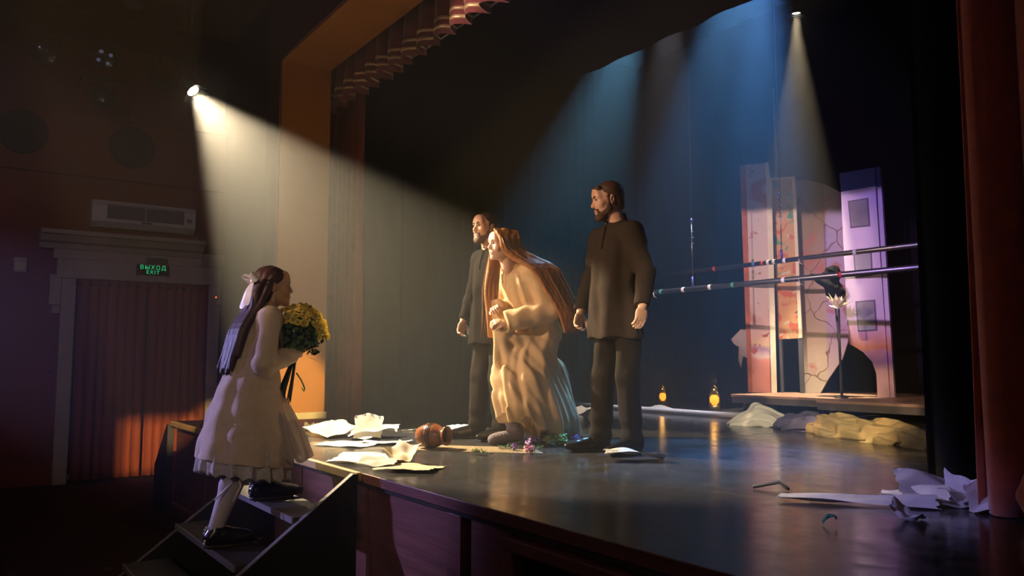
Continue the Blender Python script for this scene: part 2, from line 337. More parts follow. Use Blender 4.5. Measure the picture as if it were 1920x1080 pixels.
# black borders and legs
drape('black_border', (-9.8, 3.36), (-.5, 3.36), 4.40, 6.9, 16, .015, M_BLACKCLOTH, 'black border cloth just behind the red valance', 'border', seed=11, nz=3)
bm = bmesh.new(); tube(bm, [(-9.6, 3.35, 4.405), (-.6, 3.35, 4.405)], .010, 8); tag(obj('border_pipe', bm, mat('pale_pipe', (.45, .43, .42), .4), None, True), 'thin pale pipe along the hem of the border behind the valance', 'pipe')
drape('black_border', (-9.8, 5.0), (-.5, 5.0), 4.43, 6.9, 16, .015, M_BLACKCLOTH, 'black border cloth that cuts off the two blue light beams', 'border', seed=12, nz=3)
for i, (x0, x1, y, lb) in enumerate(((-9.9, -7.48, 3.80, 'black leg curtain just behind the dull red stage curtain'), (-10.2, -8.2, 5.6, 'black leg curtain at the far side, midway upstage'), (-10.4, -8.75, 7.6, 'black leg curtain at the far side, nearest the back wall'),
        (-2.06, -.5, 3.86, 'black leg curtain between the yellow cloth and the bright red curtain'), (-2.4, -.5, 6.3, 'black leg curtain at the near side, further upstage'))):
    drape('wing_curtain', (x0, y), (x1, y), STAGE + .005, 6.9, 7, .045, M_BLACKCLOTH, lb, 'curtain', seed=20 + i, nz=6)
drape('backdrop', (-10.2, 9.9), (1.2, 9.9), STAGE + .005, 6.9, 22, .05, M_BLACKCLOTH, 'black backdrop cloth across the back of the stage', 'backdrop', seed=31, nz=6)

# ------------------------------------------------------------------ doorway in the side wall
X0 = WALLX
dw = empty('door_1', (0, 0, 0)); tag(dw, 'pale moulded door surround with stepped cornice', None, None, 'structure')
def dpart(nm, *boxes, m=None, bev=.012):
    bm = bmesh.new()
    for b in boxes: box(bm, *b, bevel=bev)
    return obj(nm, bm, m or M_DOORTRIM, dw)
dpart('pilaster', (X0, X0 + .12, 1.06, 1.22, HALL, 2.62)); dpart('pilaster', (X0, X0 + .12, 2.81, 2.96, HALL, 2.62))
dpart('architrave', (X0, X0 + .14, 1.00, 2.97, 2.62, 2.86)); dpart('frieze', (X0, X0 + .10, .96, 2.97, 2.86, 3.00))
bm = bmesh.new(); prism(bm, [(X0, 2.98), (X0 + .13, 2.98), (X0 + .17, 3.04), (X0 + .24, 3.06), (X0 + .30, 3.13), (X0 + .34, 3.14), (X0 + .34, 3.19), (X0, 3.19)], 'y', .80, 2.70); obj('cornice', bm, M_DOORTRIM, dw)
bm = bmesh.new(); prism(bm, [(X0, 2.88), (X0 + .13, 2.88), (X0 + .20, 2.98), (X0 + .22, 3.03), (X0, 3.03)], 'y', 2.70, 2.97); obj('cornice', bm, M_DOORTRIM, dw)
dpart('ear', (X0, X0 + .13, .93, 1.06, 2.28, 2.66)); dpart('ear', (X0, X0 + .10, .97, 1.06, 2.18, 2.28)); dpart('ear', (X0, X0 + .13, 2.86, 2.97, 2.35, 2.66))
bm = bmesh.new(); tube(bm, [(X0 + .06, 1.20, 2.56), (X0 + .06, 2.83, 2.56)], .014, 8); obj('curtain_rod', bm, M_BLACKMETAL, dw, True)
drape('door_curtain', (X0 + .06, 1.24), (X0 + .06, 2.03), HALL + .03, 2.66, 7, .035, M_DOORCUR, 'left half of the rust red curtain in the doorway under the exit sign', 'curtain', seed=41)
drape('door_curtain', (X0 + .06, 2.06), (X0 + .06, 2.80), HALL + .03, 2.66, 7, .035, M_DOORCUR, 'right half of the rust red doorway curtain with the sunlit looking amber patch at its foot'.replace('sunlit looking ', ''), 'curtain', seed=42)
# small alarm box left of the door surround, doorway plaque, exit sign
t = thing('alarm_box', 'small pale box on the red wall left of the door cornice', 'box', (X0, .62, 2.76))
bm = bmesh.new(); box(bm, 0, .07, -.07, .07, -.09, .09, bevel=.01); obj('body', bm, M_DOORTRIM, t)
bm = bmesh.new(); box(bm, .07, .078, -.05, .05, -.06, .03, bevel=.003); obj('cover', bm, M_CREAM, t)
def text_mesh(body, size, m, parent, loc, rot, name='lettering', ext=.002, align='CENTER'):
    cu = bpy.data.curves.new('t', 'FONT'); cu.body = body; cu.size = size; cu.extrude = ext; cu.align_x = align; cu.align_y = 'CENTER'; cu.space_character = 1.25
    to = bpy.data.objects.new('t', cu); COL.objects.link(to); bpy.context.view_layer.update()
    me = bpy.data.meshes.new_from_object(to.evaluated_get(bpy.context.evaluated_depsgraph_get()))
    bpy.data.objects.remove(to); bpy.data.curves.remove(cu)
    o = link(name, me, m, parent); o.location = loc; o.rotation_euler = rot; return o
M_GREEN = mat('green_sign_light', (.0, .3, .12), .5, emit=(.02, 1.0, .35), estr=.6)
ex = thing('exit_sign', 'black exit sign with glowing green letters above the doorway', 'sign', (X0 + .16, 2.085, 2.775))
bm = bmesh.new(); box(bm, -.02, .02, -.195, .195, -.066, .066, bevel=.006); obj('housing', bm, M_BLACKMETAL, ex)
for q in (-.184, .184):
    bm = bmesh.new(); box(bm, -.015, .015, q - .006, q + .006, -.086, -.066); obj('bracket', bm, M_BLACKMETAL, ex)
text_mesh('ВЫХОД', .074, M_GREEN, ex, (.022, 0, .030), (PI / 2, 0, PI / 2)); text_mesh('EXIT', .066, M_GREEN, ex, (.022, 0, -.031), (PI / 2, 0, PI / 2))
pq = thing('door_plaque', 'small dull grey plaque on the door frieze above the exit sign', 'plaque', (X0 + .145, 2.13, 2.905))
bm = bmesh.new(); box(bm, -.04, .008, -.13, .13, -.035, .035, bevel=.004); obj('plate', bm, mat('dull_plaque', (.16, .15, .15), .4, metal=.5), pq)
bm = bmesh.new()
for k in range(7): box(bm, .008, .010, -.11 + k * .032, -.088 + k * .032, -.012, .014)
obj('worn_letters', bm, mat('plaque_letters', (.06, .055, .06), .5), pq)
# red indicator light
t = thing('indicator_lamp', 'tiny glowing red lamp on the right door pilaster', 'lamp', (X0 + .12, 2.90, 2.46))
bm = bmesh.new(); box(bm, 0, .02, -.02, .02, -.03, .03, bevel=.004); obj('case', bm, M_DOORTRIM, t)
bm = bmesh.new(); bmesh.ops.create_icosphere(bm, subdivisions=2, radius=.010); bmesh.ops.translate(bm, vec=(.022, 0, 0), verts=bm.verts[:]); obj('bulb', bm, mat('red_led', (.3, .02, 0), .5, emit=(1, .12, .02), estr=3), t, True)
# small metal hook on the wall at left
t = thing('wall_hook', 'small metal hook on the red wall left of the doorway', 'hook', (X0, 1.0, 1.46))
bm = bmesh.new(); lathe(bm, [(.03, 0), (.03, .008), (.01, .012), (.01, .03)], 12, aim((0, 0, 0), (1, 0, 0))); obj('plate', bm, M_STEEL, t, True)
bm = bmesh.new(); tube(bm, [(.03, 0, 0), (.05, 0, -.01), (.06, 0, .02)], .006, 8); obj('hook', bm, M_STEEL, t, True)

# ------------------------------------------------------------------ air conditioner over the door
ac = thing('air_conditioner', 'white wall air conditioner with dark intake grille above the doorway', 'air conditioner', (X0, 1.965, 3.46))
M_ACW = mat('aged_white_plastic', (.62, .60, .60), .4, noise=.08, scale=5); M_ACD = mat('dark_grille', (.12, .12, .14), .5)
bm = bmesh.new(); prism(bm, [(0, -.17), (.10, -.17), (.20, -.11), (.21, .10), (.17, .17), (0, .17)], 'y', -.62, .62); obj('body', bm, M_ACW, ac)
bm = bmesh.new(); box(bm, .205, .213, -.45, -.01, -.06, .125); obj('grille', bm, M_ACD, ac)
bm = bmesh.new(); box(bm, .205, .213, .01, .47, -.06, .125); obj('grille', bm, M_ACD, ac)
for k in range(9):
    bm = bmesh.new(); box(bm, .213, .217, -.45, .47, -.052 + k * .0205, -.046 + k * .0205); obj('slat', bm, M_ACW if k % 9 == 8 else M_ACD, ac)
bm = bmesh.new(); prism(bm, [(.135, -.155), (.225, -.10), (.230, -.105), (.145, -.168)], 'y', -.55, .55); obj('air_flap', bm, M_ACW, ac)
bm = bmesh.new(); box(bm, .212, .222, -.05, .08, -.10, -.072, bevel=.003); obj('badge', bm, M_STEEL, ac)
bm = bmesh.new(); box(bm, .208, .214, .51, .57, -.03, .02, bevel=.003); obj('display', bm, M_ACD, ac)

# ------------------------------------------------------------------ round speakers on the frieze
for (y, z, lb) in ((.555, 4.38, 'round dark speaker on the red frieze at the far left'), (1.785, 4.37, 'round dark speaker on the red frieze nearer the bright spotlight')):
    t = thing('round_speaker', lb, 'speaker', (WALLX + .10, y, z), group='round speakers on the red frieze'); Mx = aim((0, 0, 0), (1, 0, 0))
    bm = bmesh.new(); lathe(bm, [(.27, 0), (.275, .03), (.255, .045), (.245, .035)], 32, Mx, cap=False); obj('rim', bm, M_BLACKMETAL, t, True)
    bm = bmesh.new(); lathe(bm, [(.25, .02), (.18, .030), (.06, .034), (.0, .036)], 32, Mx, cap=False); obj('grille_cloth', bm, mat('dark_speaker_cloth', (.022, .016, .024), .9, noise=.4, scale=60), t, True)

# ------------------------------------------------------------------ stage lamps
M_LENS_ON = mat('lit_lens_warm', (1, .9, .7), .3, emit=(1.0, .92, .72), estr=26)
M_LENS_ONB = mat('lit_lens_blue', (.3, .6, 1), .3, emit=(.30, .65, 1.0), estr=12)
def lantern_fixture(name, label, loc, d, size=.10, lens=None, hang=.35, rings=0, leds=0, doors=True, group=None):
    t = thing(name, label, 'stage light', loc, group=group); Mx = aim((0, 0, 0), d); s = size
    bm = bmesh.new(); lathe(bm, [(s * .35, -s * 3.2), (s * .75, -s * 3.0), (s * .85, -s * 2.0), (s * .8, -s * 1.2), (s, -s * .9), (s, -s * .08), (s * .93, -s * .08), (s * .93, -s * .3)], 24, Mx, cap=False); obj('housing', bm, M_BLACKMETAL, t, True)
    bm = bmesh.new(); lathe(bm, [(s * .93, -s * .32), (s * .6, -s * .22), (0, -s * .18)], 24, Mx, cap=False); obj('lens', bm, lens or M_DARKGLASS, t, True)
    for k in range(rings):
        bm = bmesh.new(); lathe(bm, [(s * (1.05 + .28 * k), s * (.05 + .22 * k)), (s * (1.12 + .28 * k), s * (.05 + .22 * k)), (s * (1.12 + .28 * k), s * (.12 + .22 * k)), (s * (1.05 + .28 * k), s * (.12 + .22 * k)), (s * (1.05 + .28 * k), s * (.05 + .22 * k))], 24, Mx, cap=False); obj('colour_frame', bm, M_STEEL, t, True)
    for k in range(leds):
        a = 2 * PI * k / leds + .5; c = Mx @ Vector((s * .52 * math.cos(a), s * .52 * math.sin(a), -s * .16))
        bm = bmesh.new(); bmesh.ops.create_icosphere(bm, subdivisions=2, radius=s * .16); bmesh.ops.translate(bm, vec=c, verts=bm.verts[:]); obj('led', bm, mat('dim_led', (.5, .5, .6), .3, emit=(.55, .6, 1.0), estr=.10), t, True)
    side = Mx.to_3x3() @ Vector((1, 0, 0)); side.z = 0; side.normalize(); p = Mx @ Vector((0, 0, -s * 1.5))
    a = p + side * s * 1.12; b = p - side * s * 1.12; up = Vector((0, 0, hang * .62))
    bm = bmesh.new(); tube(bm, [a, a + up, b + up, b], s * .07, 6); obj('yoke', bm, M_BLACKMETAL, t, True)
    bm = bmesh.new(); tube(bm, [p + up, p + Vector((0, 0, hang))], s * .16, 8); obj('clamp', bm, M_BLACKMETAL, t, True)
    if doors:
        for q in range(4):
            R = Mx @ Matrix.Rotation(q * PI / 2, 4, 'Z'); bm = bmesh.new()
            vs = [Vector((-.9 * s, 1.0 * s, 0)), Vector((.9 * s, 1.0 * s, 0)), Vector((1.15 * s, 1.75 * s, .75 * s)), Vector((-1.15 * s, 1.75 * s, .75 * s))]
            n_ = (vs[1] - vs[0]).cross(vs[3] - vs[0]).normalized() * .004
            A = [bm.verts.new(R @ v) for v in vs]; B = [bm.verts.new(R @ (v + n_)) for v in vs]
            bm.faces.new(A); bm.faces.new(B[::-1])
            for i in range(4): bm.faces.new((A[i], B[i], B[(i + 1) % 4], A[(i + 1) % 4]))
            obj('barn_door', bm, M_BLACKMETAL, t)
    return t
PIPE_X = -10.75; PIPE_Z = 5.55
bm = bmesh.new(); tube(bm, [(PIPE_X, -3, PIPE_Z), (PIPE_X, 2.6, PIPE_Z)], .025, 10)
lp = thing('lighting_pipe', 'horizontal black lighting pipe along the side wall above the frieze', 'pipe'); obj('pipe', bm, M_BLACKMETAL, lp, True)
for y in (-1.5, .2, 2.3):
    bm = bmesh.new(); tube(bm, [(PIPE_X, y, PIPE_Z), (PIPE_X - .3, y, PIPE_Z + .02), (WALLX, y, PIPE_Z + .02)], .018, 6); obj('bracket', bm, M_BLACKMETAL, lp, True)
def on_pipe(px, py): return onx(px, py, PIPE_X)
def hung(name, label, px, py, d, size, pz, **kw):
    c = on_pipe(px, py); d = Vector(d).normalized(); lantern_fixture(name, label, c + d * size * 1.5, d, size, hang=pz - c.z, doors=False, group='stage lights on the side wall', **kw)
PIPE_Z2 = on_pipe(190, 182).z + .24
l2 = thing('lighting_pipe', 'short lower lighting pipe on the side wall just above the frieze', 'pipe'); bm = bmesh.new(); yy = on_pipe(190, 182).y; tube(bm, [(PIPE_X, yy - .25, PIPE_Z2), (PIPE_X, yy + .25, PIPE_Z2)], .020, 10); obj('pipe', bm, M_BLACKMETAL, l2, True)
bm = bmesh.new(); tube(bm, [(PIPE_X, yy - .22, PIPE_Z2), (WALLX, yy - .22, PIPE_Z2)], .016, 6); obj('bracket', bm, M_BLACKMETAL, l2, True)
hung('led_par_light', 'unlit round stage light at the far left of the lighting pipe', 85, 100, (1, -.1, -.35), .14, PIPE_Z)
hung('led_par_light', 'stage light on the wall pipe showing four pale lamp dots', 197, 108, (1, -.15, -.35), .145, PIPE_Z, leds=4)
hung('led_par_light', 'dark stage light hung low beneath the one with four dots', 190, 182, (1, .1, -.4), .13, PIPE_Z2)
hung('profile_light', 'unlit tilted stage light just left of the bright one', 300, 152, (.7, .5, -.6), .085, PIPE_Z)
dL1 = (L1_AIM - L1).normalized()
lantern_fixture('spotlight', 'glaring warm white spotlight at the side wall sending a beam onto the stage', L1 - dL1 * .02, dL1, .056, lens=M_LENS_ON, hang=.5)
p_ = L1 - dL1 * (.02 + .056 * 1.5); bm = bmesh.new(); tube(bm, [(p_.x, p_.y, p_.z + .505), (p_.x, p_.y, CEILZ)], .018, 8); tag(obj('drop_pipe', bm, M_BLACKMETAL, None, True), 'thin black drop pipe from the ceiling carrying the glaring spotlight', 'pipe')
dW = (LW_AIM - LW).normalized(); lantern_fixture('spotlight', 'lit overhead spotlight with bright rings hanging above the painted screen', LW - dW * .02, dW, .055, lens=M_LENS_ON, hang=.7, rings=3, doors=False)
dB = (LB1_AIM - LB1).normalized(); lantern_fixture('spotlight', 'blue spotlight hidden behind the border over the two men', LB1 - dB * .02, dB, .09, lens=M_LENS_ONB, hang=.4, doors=False)
dB = (LB2_AIM - LB2).normalized(); lantern_fixture('spotlight', 'blue spotlight hidden behind the border near the overhead warm one', LB2 - dB * .02, dB, .09, lens=M_LENS_ONB, hang=.4, doors=False)
bm = bmesh.new(); lathe(bm, [(.0, -.03), (.09, -.03), (.13, 0), (.13, .012), (.0, .012)], 24, Matrix.Translation((-10.42, 1.62, CEILZ - .035)), cap=False)
tag(obj('ceiling_lamp', bm, mat('unlit_glass_shade', (.30, .28, .30), .3), None, True), 'unlit round lamp in the dark coffer of the hall ceiling', 'lamp')

# hall lamp with framing flaps: its flaps cut the amber beam that grazes the column and the doorway curtain
dL2 = (L2_AIM - L2).normalized(); lantern_fixture('spotlight', 'amber hall spotlight with framing flaps on the near side wall', L2 - dL2 * .03, dL2, .10, lens=M_LENS_ON, hang=.5, doors=False)
dL3 = (L3_AIM - L3).normalized(); lantern_fixture('spotlight', 'amber hall spotlight aimed at the foot of the orange column', L3 - dL3 * .03, dL3, .10, lens=M_LENS_ON, hang=.5, doors=False)
def cut_plate(a, b, away, dist=.30, depth=.16):
    # plate whose inner edge lies in the plane through the lamp and the points a, b
    A = L2 + (Vector(a) - L2).normalized() * dist; B = L2 + (Vector(b) - L2).normalized() * dist; e = (B - A).normalized(); A = A - e * .10; B = B + e * .10
    aw = Vector(away).normalized() * depth; bm = bmesh.new(); n = e.cross(aw).normalized() * .003; vs = [A, B, B + aw, A + aw]
    P = [bm.verts.new(v) for v in vs]; Q = [bm.verts.new(v + n) for v in vs]; bm.faces.new(P); bm.faces.new(Q[::-1])
    for i in range(4): bm.faces.new((P[i], Q[i], Q[(i + 1) % 4], P[(i + 1) % 4]))
    return bm
fl = thing('framing_flap', 'upper, lower and side framing flaps of the amber hall spotlight', 'flap')
obj('upper_flap', cut_plate((-7.24, 2.7, 1.62), (-11.24, 2.05, .84), (0, 0, 1), .45), M_BLACKMETAL, fl); obj('side_flap', cut_plate((-11.24, 1.80, .2), (-11.24, 1.80, .9), (0, -1, 0), .45), M_BLACKMETAL, fl)
obj('lower_flap', cut_plate((-7.24, 2.7, 1.0), (-11.24, 2.05, .12), (0, 0, -1), .42), M_BLACKMETAL, fl)
# ================================================================== FIGURES: distance-field modelling
class Prim:
    __slots__ = ('fn', 'c', 'R', 'k', 'op')
    def __init__(s, fn, c, R, k, op): s.fn = fn; s.c = np.array(c, float); s.R = R; s.k = k; s.op = op
def V3(*a): return np.array(a, float)
def cap(a, b, r1, r2=None, k=.02, op='u'):
    a = np.array(a, float); b = np.array(b, float); r2 = r1 if r2 is None else r2; ab = b - a; L2_ = max(float(ab @ ab), 1e-9)
    def fn(P):
        t = np.clip(((P - a) @ ab) / L2_, 0, 1); return np.linalg.norm(P - a - t[..., None] * ab, axis=-1) - (r1 + (r2 - r1) * t)
    return Prim(fn, (a + b) / 2, math.sqrt(L2_) / 2 + max(r1, r2), k, op)
def ell(c, r, R=None, k=.02, op='u'):
    c = np.array(c, float); r = np.array(r, float)
    def fn(P):
        q = P - c
        if R is not None: q = q @ R
        k0 = np.linalg.norm(q / r, axis=-1); k1 = np.linalg.norm(q / (r * r), axis=-1); return k0 * (k0 - 1) / np.maximum(k1, 1e-6)
    return Prim(fn, c, float(r.max()), k, op)
def boxp(c, h, R=None, rad=.005, k=.005, op='u'):
    c = np.array(c, float); h = np.array(h, float)
    def fn(P):
        q = P - c
        if R is not None: q = q @ R
        q = np.abs(q) - h + rad; return np.linalg.norm(np.maximum(q, 0), axis=-1) + np.minimum(q.max(-1), 0) - rad
    return Prim(fn, c, float(np.linalg.norm(h)), k, op)
def loft(rings, folds=0, amp=0.0, amp_top=0.0, phase=0.0, k=.02, op='u', twist=0.0, hemz=None, extra=None, slope=.85):
    """rings: (z, cx, cy, rx, ry) from low to high; elliptical sections with radial folds"""
    A = np.array(rings, float); z0, z1 = A[0, 0], A[-1, 0]
    def fn(P):
        z = P[..., 2]; zc = np.clip(z, z0, z1)
        cx = np.interp(zc, A[:, 0], A[:, 1]); cy = np.interp(zc, A[:, 0], A[:, 2]); rx = np.interp(zc, A[:, 0], A[:, 3]); ry = np.interp(zc, A[:, 0], A[:, 4])
        dx = P[..., 0] - cx; dy = P[..., 1] - cy
        rho = np.sqrt((dx / rx) ** 2 + (dy / ry) ** 2) + 1e-9
        d = (rho - 1) * np.minimum(rx, ry)
        if folds:
            th = np.arctan2(dy / ry, dx / rx); t = (zc - z0) / max(z1 - z0, 1e-6)
            a = amp * (1 - t) + amp_top * t
            d = d - a * (np.sin(folds * th + phase + twist * t + 1.1 * np.sin(2 * th + phase)) * .7 + .3 * np.sin((folds * 2 + 1) * th + 2 * phase + 3 * t))
        if extra is not None: d = d + extra(P)
        d = d * slope
        lo = z0 - z
        if hemz is not None: lo = lo + hemz(P)
        return np.maximum(d, np.maximum(lo, z - z1))
    c = V3(A[:, 1].mean(), A[:, 2].mean(), (z0 + z1) / 2)
    R = math.hypot((z1 - z0) / 2, max((abs(A[:, 1] - c[0]) + A[:, 3]).max(), (abs(A[:, 2] - c[1]) + A[:, 4]).max()) * 1.42) + amp
    return Prim(fn, c, R, k, op)
def rot(rx=0, ry=0, rz=0): return np.array(Euler((rx, ry, rz), 'XYZ').to_matrix())
def xf(prims, R, t, s=1.0):
    """move head-local prims into figure space: world = R @ (s*local) + t"""
    out = []
    for p in prims:
        f = p.fn
        out.append(Prim((lambda P, f=f: f(((P - t) @ R) / s) * s), R @ (p.c * s) + t, p.R * s, p.k * s, p.op))
    return out
def sdf(prims, P):
    D = np.full(P.shape[:-1], 1.0)
    for p in prims:
        d = p.fn(P); k = max(p.k, 1e-5)
        if p.op == 'u':
            h = np.clip(.5 + .5 * (D - d) / k, 0, 1); D = D * (1 - h) + d * h - k * h * (1 - h)
        elif p.op == 's':
            h = np.clip(.5 - .5 * (D + d) / k, 0, 1); D = D * (1 - h) - d * h + k * h * (1 - h)
        else:
            h = np.clip(.5 - .5 * (D - d) / k, 0, 1); D = D * (1 - h) + d * h + k * h * (1 - h)
    return D
def sdf_mesh(name, prims, h, m, parent=None, disp=None, B=14, warp=None):
    us = [p for p in prims if p.op == 'u']
    lo = np.min([p.c - p.R for p in us], 0) - 3 * h; hi = np.max([p.c + p.R for p in us], 0) + 3 * h
    nb = np.ceil((hi - lo) / (h * B)).astype(int); n = nb * B + 1
    arr = np.full(n, 1.0, np.float32)
    hr = B * h * math.sqrt(3) / 2; g = np.arange(B + 1)
    GX, GY, GZ = np.meshgrid(g, g, g, indexing='ij'); loc = np.stack([GX, GY, GZ], -1) * h
    cs = np.array([p.c for p in prims]); Rs = np.array([p.R + 2 * p.k for p in prims])
    for i in range(nb[0]):
        for j in range(nb[1]):
            for k in range(nb[2]):
                o = lo + np.array([i, j, k]) * (B * h); c = o + B * h / 2
                near = np.linalg.norm(cs - c, axis=1) - Rs < hr + .012
                if not near.any(): continue
                act = [p for p, q in zip(prims, near) if q]
                if not any(p.op == 'u' for p in act): continue
                dc = float(sdf(act, c[None])[0])
                if abs(dc) > hr * 1.7 + .03:
                    if dc < 0: arr[i * B:i * B + B + 1, j * B:j * B + B + 1, k * B:k * B + B + 1] = -1.0
                    continue
                P = loc + o; d = sdf(act, P)
                if disp is not None: d = d + disp(P)
                arr[i * B:i * B + B + 1, j * B:j * B + B + 1, k * B:k * B + B + 1] = d
    # naive surface nets
    s = arr < 0; cnt = np.zeros(tuple(x - 1 for x in n), np.int8)
    C8 = [(a, b, c) for a in (0, 1) for b in (0, 1) for c in (0, 1)]
    sl = lambda o, q: slice(o, q - 1 + o)
    for (a, b, c) in C8: cnt += s[sl(a, n[0]), sl(b, n[1]), sl(c, n[2])]
    cells = np.argwhere((cnt > 0) & (cnt < 8)); N = len(cells)
    vals = {q: arr[cells[:, 0] + q[0], cells[:, 1] + q[1], cells[:, 2] + q[2]] for q in C8}
    acc = np.zeros((N, 3)); num = np.zeros(N)
    for q in C8:
        for ax in range(3):
            if q[ax]: continue
            q2 = list(q); q2[ax] = 1; va = vals[q]; vb = vals[tuple(q2)]; cr = (va < 0) != (vb < 0)
            t = np.where(cr, va / np.where(cr, va - vb, 1), 0)
            pt = np.tile(np.array(q, float), (N, 1)); pt[:, ax] += t
            acc += np.where(cr[:, None], pt, 0); num += cr
    verts = lo + (cells + acc / np.maximum(num, 1)[:, None]) * h
    idx = np.full(cnt.shape, -1, np.int32); idx[cells[:, 0], cells[:, 1], cells[:, 2]] = np.arange(N)
    quads = []
    for ax in range(3):
        a1, a2 = (ax + 1) % 3, (ax + 2) % 3
        A_ = [slice(None)] * 3; B_ = [slice(None)] * 3; A_[ax] = slice(0, -1); B_[ax] = slice(1, None)
        sa = s[tuple(A_)]; sb = s[tuple(B_)]; e = np.argwhere(sa != sb)
        ok = (e[:, a1] > 0) & (e[:, a2] > 0) & (e[:, a1] < n[a1] - 1) & (e[:, a2] < n[a2] - 1); e = e[ok]
        if not len(e): continue
        def ci(o1, o2):
            f = e.copy(); f[:, a1] -= o1; f[:, a2] -= o2; return idx[f[:, 0], f[:, 1], f[:, 2]]
        q = np.stack([ci(1, 1), ci(0, 1), ci(0, 0), ci(1, 0)], 1); flip = ~sa[e[:, 0], e[:, 1], e[:, 2]]
        q[flip] = q[flip][:, ::-1]; quads.append(q)
    Q = np.concatenate(quads); Q = Q[(Q >= 0).all(1)]
    if warp is not None: verts = warp(verts)
    me = bpy.data.meshes.new(name); me.vertices.add(N); me.vertices.foreach_set('co', verts.astype(np.float32).ravel())
    me.loops.add(len(Q) * 4); me.loops.foreach_set('vertex_index', Q.astype(np.int32).ravel())
    me.polygons.add(len(Q)); me.polygons.foreach_set('loop_start', np.arange(0, len(Q) * 4, 4, dtype=np.int32)); me.polygons.foreach_set('loop_total', np.full(len(Q), 4, np.int32))
    me.update(calc_edges=True); me.validate()
    return link(name, me, m, parent, True)

# ------------------------------------------------------------------ anatomy (figures face -y, their left is +x)
def head_prims(fem=False, smile=False):
    j = .92 if fem else 1.0
    P = [ell((0, .018, .045), (.075, .094, .082), k=.02), ell((0, -.012, .010), (.066, .080, .085), k=.03),
         ell((0, -.030, -.050), (.056 * j, .066, .066), k=.03), cap((-.040 * j, -.012, -.062), (-.014, -.070, -.098 * (.97 if fem else 1)), .024, .018, k=.02), cap((.040 * j, -.012, -.062), (.014, -.070, -.098 * (.97 if fem else 1)), .024, .018, k=.02),
         ell((0, -.080, -.098), (.020, .015, .016), k=.02),
         cap((-.040, -.068, .030), (.040, -.068, .030), .020, .020, k=.02), ell((0, -.074, .060), (.050, .022, .040), k=.03),
         ell((-.043, -.062, -.018), (.022, .022, .020), k=.025), ell((.043, -.062, -.018), (.022, .022, .020), k=.025),
         ell((-.032, -.098, .010), (.017, .016, .011), k=.012, op='s'), ell((.032, -.098, .010), (.017, .016, .011), k=.012, op='s'),
         cap((0, -.086, .016), (0, -.111, -.024), .0085, .0105 if fem else .0125, k=.012), ell((-.011, -.101, -.029), (.0085, .010, .0075), k=.008), ell((.011, -.101, -.029), (.0085, .010, .0075), k=.008),
         ell((0, -.084, -.060), (.026, .016, .022), k=.015),
         cap((-.019, -.091, -.0585), (.019, -.091, -.0585), .0045, k=.006), cap((-.016, -.090, -.0705), (.016, -.090, -.0705), .0055, k=.006),
         cap((-.023, -.100, -.0645), (.023, -.100, -.0645), .0018, k=.004, op='s')]
    if smile: P += [ell((-.040, -.068, -.042), (.018, .018, .014), k=.018), ell((.040, -.068, -.042), (.018, .018, .014), k=.018)]
    for sx in (-1, 1):
        P += [ell((sx * .076, .012, -.004), (.009, .019, .032), rot(0, sx * .18, sx * .35), k=.008), ell((sx * .084, .008, -.002), (.006, .010, .017), rot(0, sx * .18, sx * .35), k=.005, op='s')]
    r = .047 if fem else .058
    P += [cap((0, .022, -.06), (0, .045, -.17), r, r * 1.04, k=.025)]
    return P
def eye_mesh(parent, R, t, s, iris):
    M_W = mat('eye_white', (.75, .70, .66), .25); M_I = mat('iris_dark' if iris == 0 else 'iris_hazel', (.03, .02, .012) if iris == 0 else (.06, .045, .02), .2)
    for sx in (-1, 1):
        bm = bmesh.new(); bmesh.ops.create_uvsphere(bm, u_segments=20, v_segments=14, radius=.0118 * s)
        bmesh.ops.rotate(bm, matrix=Matrix.Rotation(PI / 2, 3, 'X'), verts=bm.verts[:])
        me = bpy.data.meshes.new('eye'); bm.to_mesh(me); bm.free(); me.materials.append(M_W); me.materials.append(M_I)
        for p in me.polygons: p.material_index = 1 if (p.center.y < -.0092 * s) else 0; p.use_smooth = True
        o = bpy.data.objects.new('eye', me); COL.objects.link(o); o.parent = parent
        o.matrix_local = Matrix.Translation(Vector(R @ V3(sx * .032, -.0795, .0085) * 1.0 * s) + Vector(t)) @ Matrix(R.tolist()).to_4x4()
def face_parts(parent, R, t, s, browm, lipm, iris=0, heavy=1.0):
    eye_mesh(parent, R, t, s, iris)
    for sx in (-1, 1):
        b = [cap((sx * .014, -.0985, .029), (sx * .032, -.0965, .034), .0042 * heavy, .0042 * heavy, k=.004), cap((sx * .032, -.0965, .034), (sx * .051, -.083, .028), .0042 * heavy, .002, k=.004)]
        sdf_mesh('eyebrow', xf(b, R, t, s), .0022, browm, parent)
        # upper lid with lashes
        b = [cap((sx * .0205, -.0905, .0130), (sx * .032, -.0945, .0168), .0022, .0022, k=.002), cap((sx * .032, -.0945, .0168), (sx * .0445, -.0865, .0125), .0022, .002, k=.002)]
        sdf_mesh('eyelid', xf(b, R, t, s), .0018, browm, parent)
    l = [cap((-.019, -.0945, -.0590), (0, -.1005, -.0575), .0036, .0044, k=.003), cap((.019, -.0945, -.0590), (0, -.1005, -.0575), .0036, .0044, k=.003), cap((-.014, -.0960, -.0700), (.014, -.0960, -.0700), .0055, k=.003)]
    sdf_mesh('lips', xf(l, R, t, s), .0022, lipm, parent)
